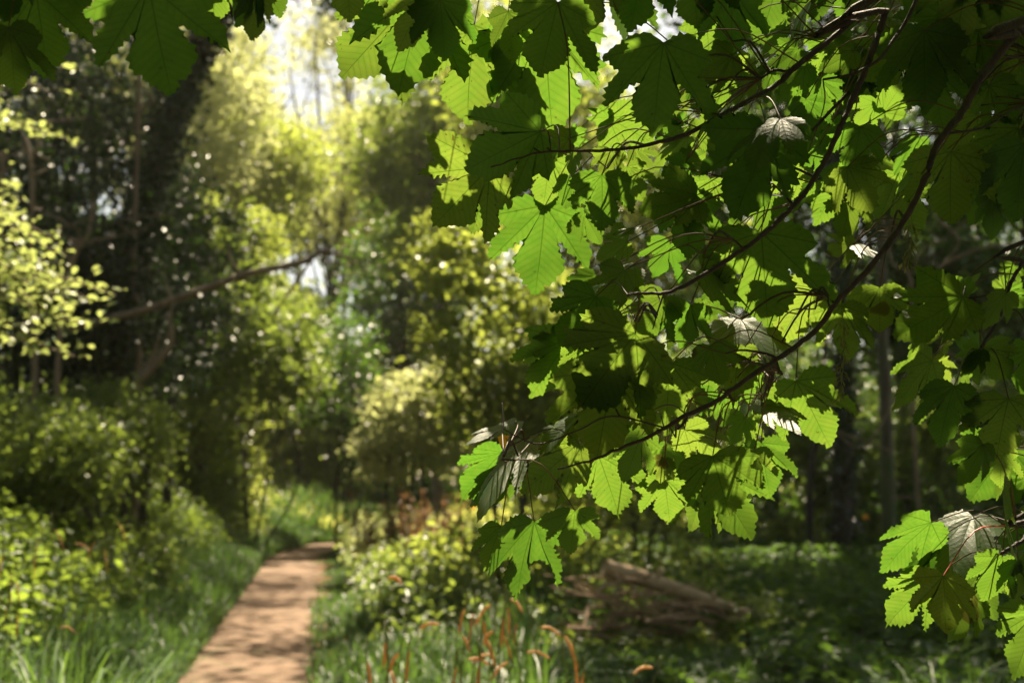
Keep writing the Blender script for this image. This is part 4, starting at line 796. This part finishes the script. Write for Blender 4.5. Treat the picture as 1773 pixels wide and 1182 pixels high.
# --- pendulous sedges with brown flower spikes
def sedge(label, px, Y, spikes, nbl, seed, hb=.75, thick=1.0):
    rs = np.random.RandomState(seed); c = at(px, 848, Y); x0, y0 = c[0], c[1]; z0 = float(hgt(x0, y0))
    root = thing('sedge_clump', label, 'sedge', (x0, y0, z0), 'sedge clumps with brown flower spikes')
    xy = np.column_stack([x0 + rs.randn(nbl) * .10, y0 + rs.randn(nbl) * .10])
    V, F, a = blades(xy, np.full(nbl, hb), .011, rs, .75); mesh('leaf_tuft', V, F, M['sedge'], root, attr=a)
    for (hx, hy, ang, ln) in spikes:                                # photo point of the spike's top end, direction (deg, 90 = hanging) and length in px
        p = at(hx, hy, Y + rs.uniform(-.15, .15)); an = math.radians(ang); L = ln * Y / FOCAL
        d = np.array([math.cos(an), rs.normal(0, .2), -math.sin(an)]); d = d / np.linalg.norm(d)
        b = np.array([x0 + rs.randn() * .07, y0 + rs.randn() * .07, z0])
        T = Tubes(); q = smooth_path([b, b * .45 + p * .55 + np.array([0, 0, .12]), p - d * .035 + np.array([0, 0, .012]), p], 20); T.add(q, np.linspace(.0024, .0014, len(q)), 5, cap=False); T.build('stem', M['sedge_stem'], root)
        T = Tubes(); e = smooth_path([p, p + d * L * .5 + np.array([0, 0, .006]), p + d * L + np.array([0, 0, -.012])], 14); k = np.linspace(0, 1, len(e)); T.add(e, ((.0050 * thick * rs.uniform(.8, 1.1)) * np.minimum(1, 5 * (1 - k) + .15) * (.45 + .55 * np.minimum(1, k * 6))), 9, wob=.24); T.build('flower_spike', M['catkin'], root)
M['sedge_stem'] = plain_mat('sedge_stem', (.08, .10, .03), (.14, .15, .045), 20, .6, trans=(.2, .24, .05))
sedge('sedge clump with bunched brown spikes at the bottom centre, left of the bitten leaf', 800, 5.0, [(805, 1052, 285 - 180, 42), (820, 1060, 100, 55), (838, 1075, 85, 40), (850, 1045, 130, 45), (842, 1105, 70, 52), (810, 1140, 10, 40), (830, 1150, 95, 50), (790, 1155, 100, 45), (760, 1080, 175, 36), (880, 1145, 140, 42), (800, 1100, 60, 28), (856, 1092, 140, 26)], 60, 301)
sedge('sedge clump with spikes arching above the others right under the bitten leaf', 878, 5.4, [(884, 1036, 40, 30), (880, 1052, 88, 48), (872, 1070, 95, 45), (895, 1078, 100, 34), (872, 1100, 70, 40), (912, 1128, 8, 40), (850, 1132, 160, 34)], 46, 302)
sedge('sedge clump with one leaning brown spike right of the bunched spikes', 1000, 5.0, [(978, 1100, 65, 44), (996, 1140, 85, 50), (935, 1085, 15, 36), (1130, 1155, 175, 42), (1010, 1165, 95, 40)], 46, 303)
sedge('sedge clump with single upright spikes beside the path edge', 665, 5.0, [(636, 1145, 80, 42), (668, 1110, 95, 40), (690, 1130, 120, 34), (672, 1000, 10, 24), (676, 1160, 70, 40), (708, 1125, 95, 50)], 50, 304)
sedge('sedge clump with rusty spikes at the bottom left corner', 10, 6.0, [(5, 960, 100, 45), (18, 985, 88, 60), (14, 1040, 95, 50), (28, 1005, 70, 36), (-5, 1000, 85, 50), (105, 1085, 10, 26), (30, 1060, 90, 40)], 60, 305, .9, .5)
sedge('sedge clump with rusty spikes in the grass left of the path', 150, 7.0, [(70, 930, 100, 34), (95, 915, 60, 36), (130, 940, 20, 30), (165, 935, 110, 36), (180, 950, 80, 40), (205, 905, 60, 34), (60, 960, 90, 40)], 60, 306, .95, .42)
sedge('pale arching sedge clump by the lower left edge', 215, 6.2, [], 90, 307, .95)
sedge('pale arching sedge clump in the lower left corner of the grass', 50, 5.6, [], 90, 308, .9)
sedge('pale arching sedge clump between the two others near the lower left corner', 128, 7.2, [], 90, 309, 1.0)
sedge('long arching sedge tuft at the right edge of the path', 600, 6.6, [], 70, 310, .75)
# --- rusty dock stalks far right of the path
for i, (lb, px, Y) in enumerate([('rusty brown dock stalks left of the pale yellow shrub', 660, 24), ('rusty brown dock stalks below the pale yellow shrub', 715, 22), ('rusty brown dock stalks right of the pale yellow shrub', 770, 23)]):
    c = at(px, 870, Y); x0, y0 = c[0], c[1]; rs = np.random.RandomState(330 + i); root = thing('dock_plant', lb, 'plant', (x0, y0, float(hgt(x0, y0))), 'rusty dock plants beyond the sedges'); T = Tubes(); LP = []
    for _ in range(9):
        b = np.array([x0 + rs.randn() * .22, y0 + rs.randn() * .25, .05]); e = b + np.array([rs.randn() * .12, rs.randn() * .1, rs.uniform(.9, 1.55)]); q = smooth_path([b, .5 * (b + e) + rs.randn(3) * .03, e], 8); T.add(q, .008, 5, cap=False)
        k = rs.uniform(.45, 1, 60)[:, None]; LP.append(b + (e - b) * k + rs.randn(60, 3) * .045)
    T.build('stem', M['stalk'], root); V, F, a = leaf_quads(np.vstack(LP), .05, .2, rs=rs); mesh('foliage', V, F, M['dock'] if 'dock' in M else M.setdefault('dock', foliage_mat('dock_seed', (.10, .055, .025), (.19, .105, .05), (.34, .18, .07), tw=.35)), root, attr=a)  # this foliage mesh is the docks' rusty seed heads
# --- two tiny orange flowers
for i, (lb, px, py, Y) in enumerate([('small orange flower in the dim bushes right of the black trunk', 1497, 895, 20), ('small orange flower under the hanging sycamore leaf tips', 819, 876, 18)]):
    p = at(px, py, Y); root = thing('orange_flower', lb, 'flower', (p[0], p[1], float(hgt(p[0], p[1])))); T = Tubes(); T.add(smooth_path([(p[0], p[1], float(hgt(p[0], p[1]))), p - (.02, 0, .2), p], 10), .006, 5); T.build('stem', M['sedge_stem'], root)
    rs = np.random.RandomState(i); V, F, a = leaf_quads(p + rs.randn(12, 3) * .016, .032, -.2, .8, rs=rs); mesh('petal', V, F, M['flower'], root, attr=a)


# ---------------------------------------------------------------- thin warm air between the trees
hz, nt, out = nodes('hazy_air')
pv = N(nt, 'ShaderNodeVolumePrincipled'); pv.inputs['Color'].default_value = (1, .93, .76, 1); pv.inputs['Density'].default_value = .00022; pv.inputs['Anisotropy'].default_value = .55
nt.links.new(pv.outputs[0], out.inputs['Volume'])
X0, X1, Y0, Y1, Z0, Z1 = -420, 420, -80, 620, -4, 34
V = [(x, y, z) for x in (X0, X1) for y in (Y0, Y1) for z in (Z0, Z1)]
tag(mesh('haze', V, np.array([[0, 1, 3, 2], [4, 6, 7, 5], [0, 4, 5, 1], [2, 3, 7, 6], [0, 2, 6, 4], [1, 5, 7, 3]]), hz), 'thin warm haze hanging between the trees', 'haze', kind='stuff')
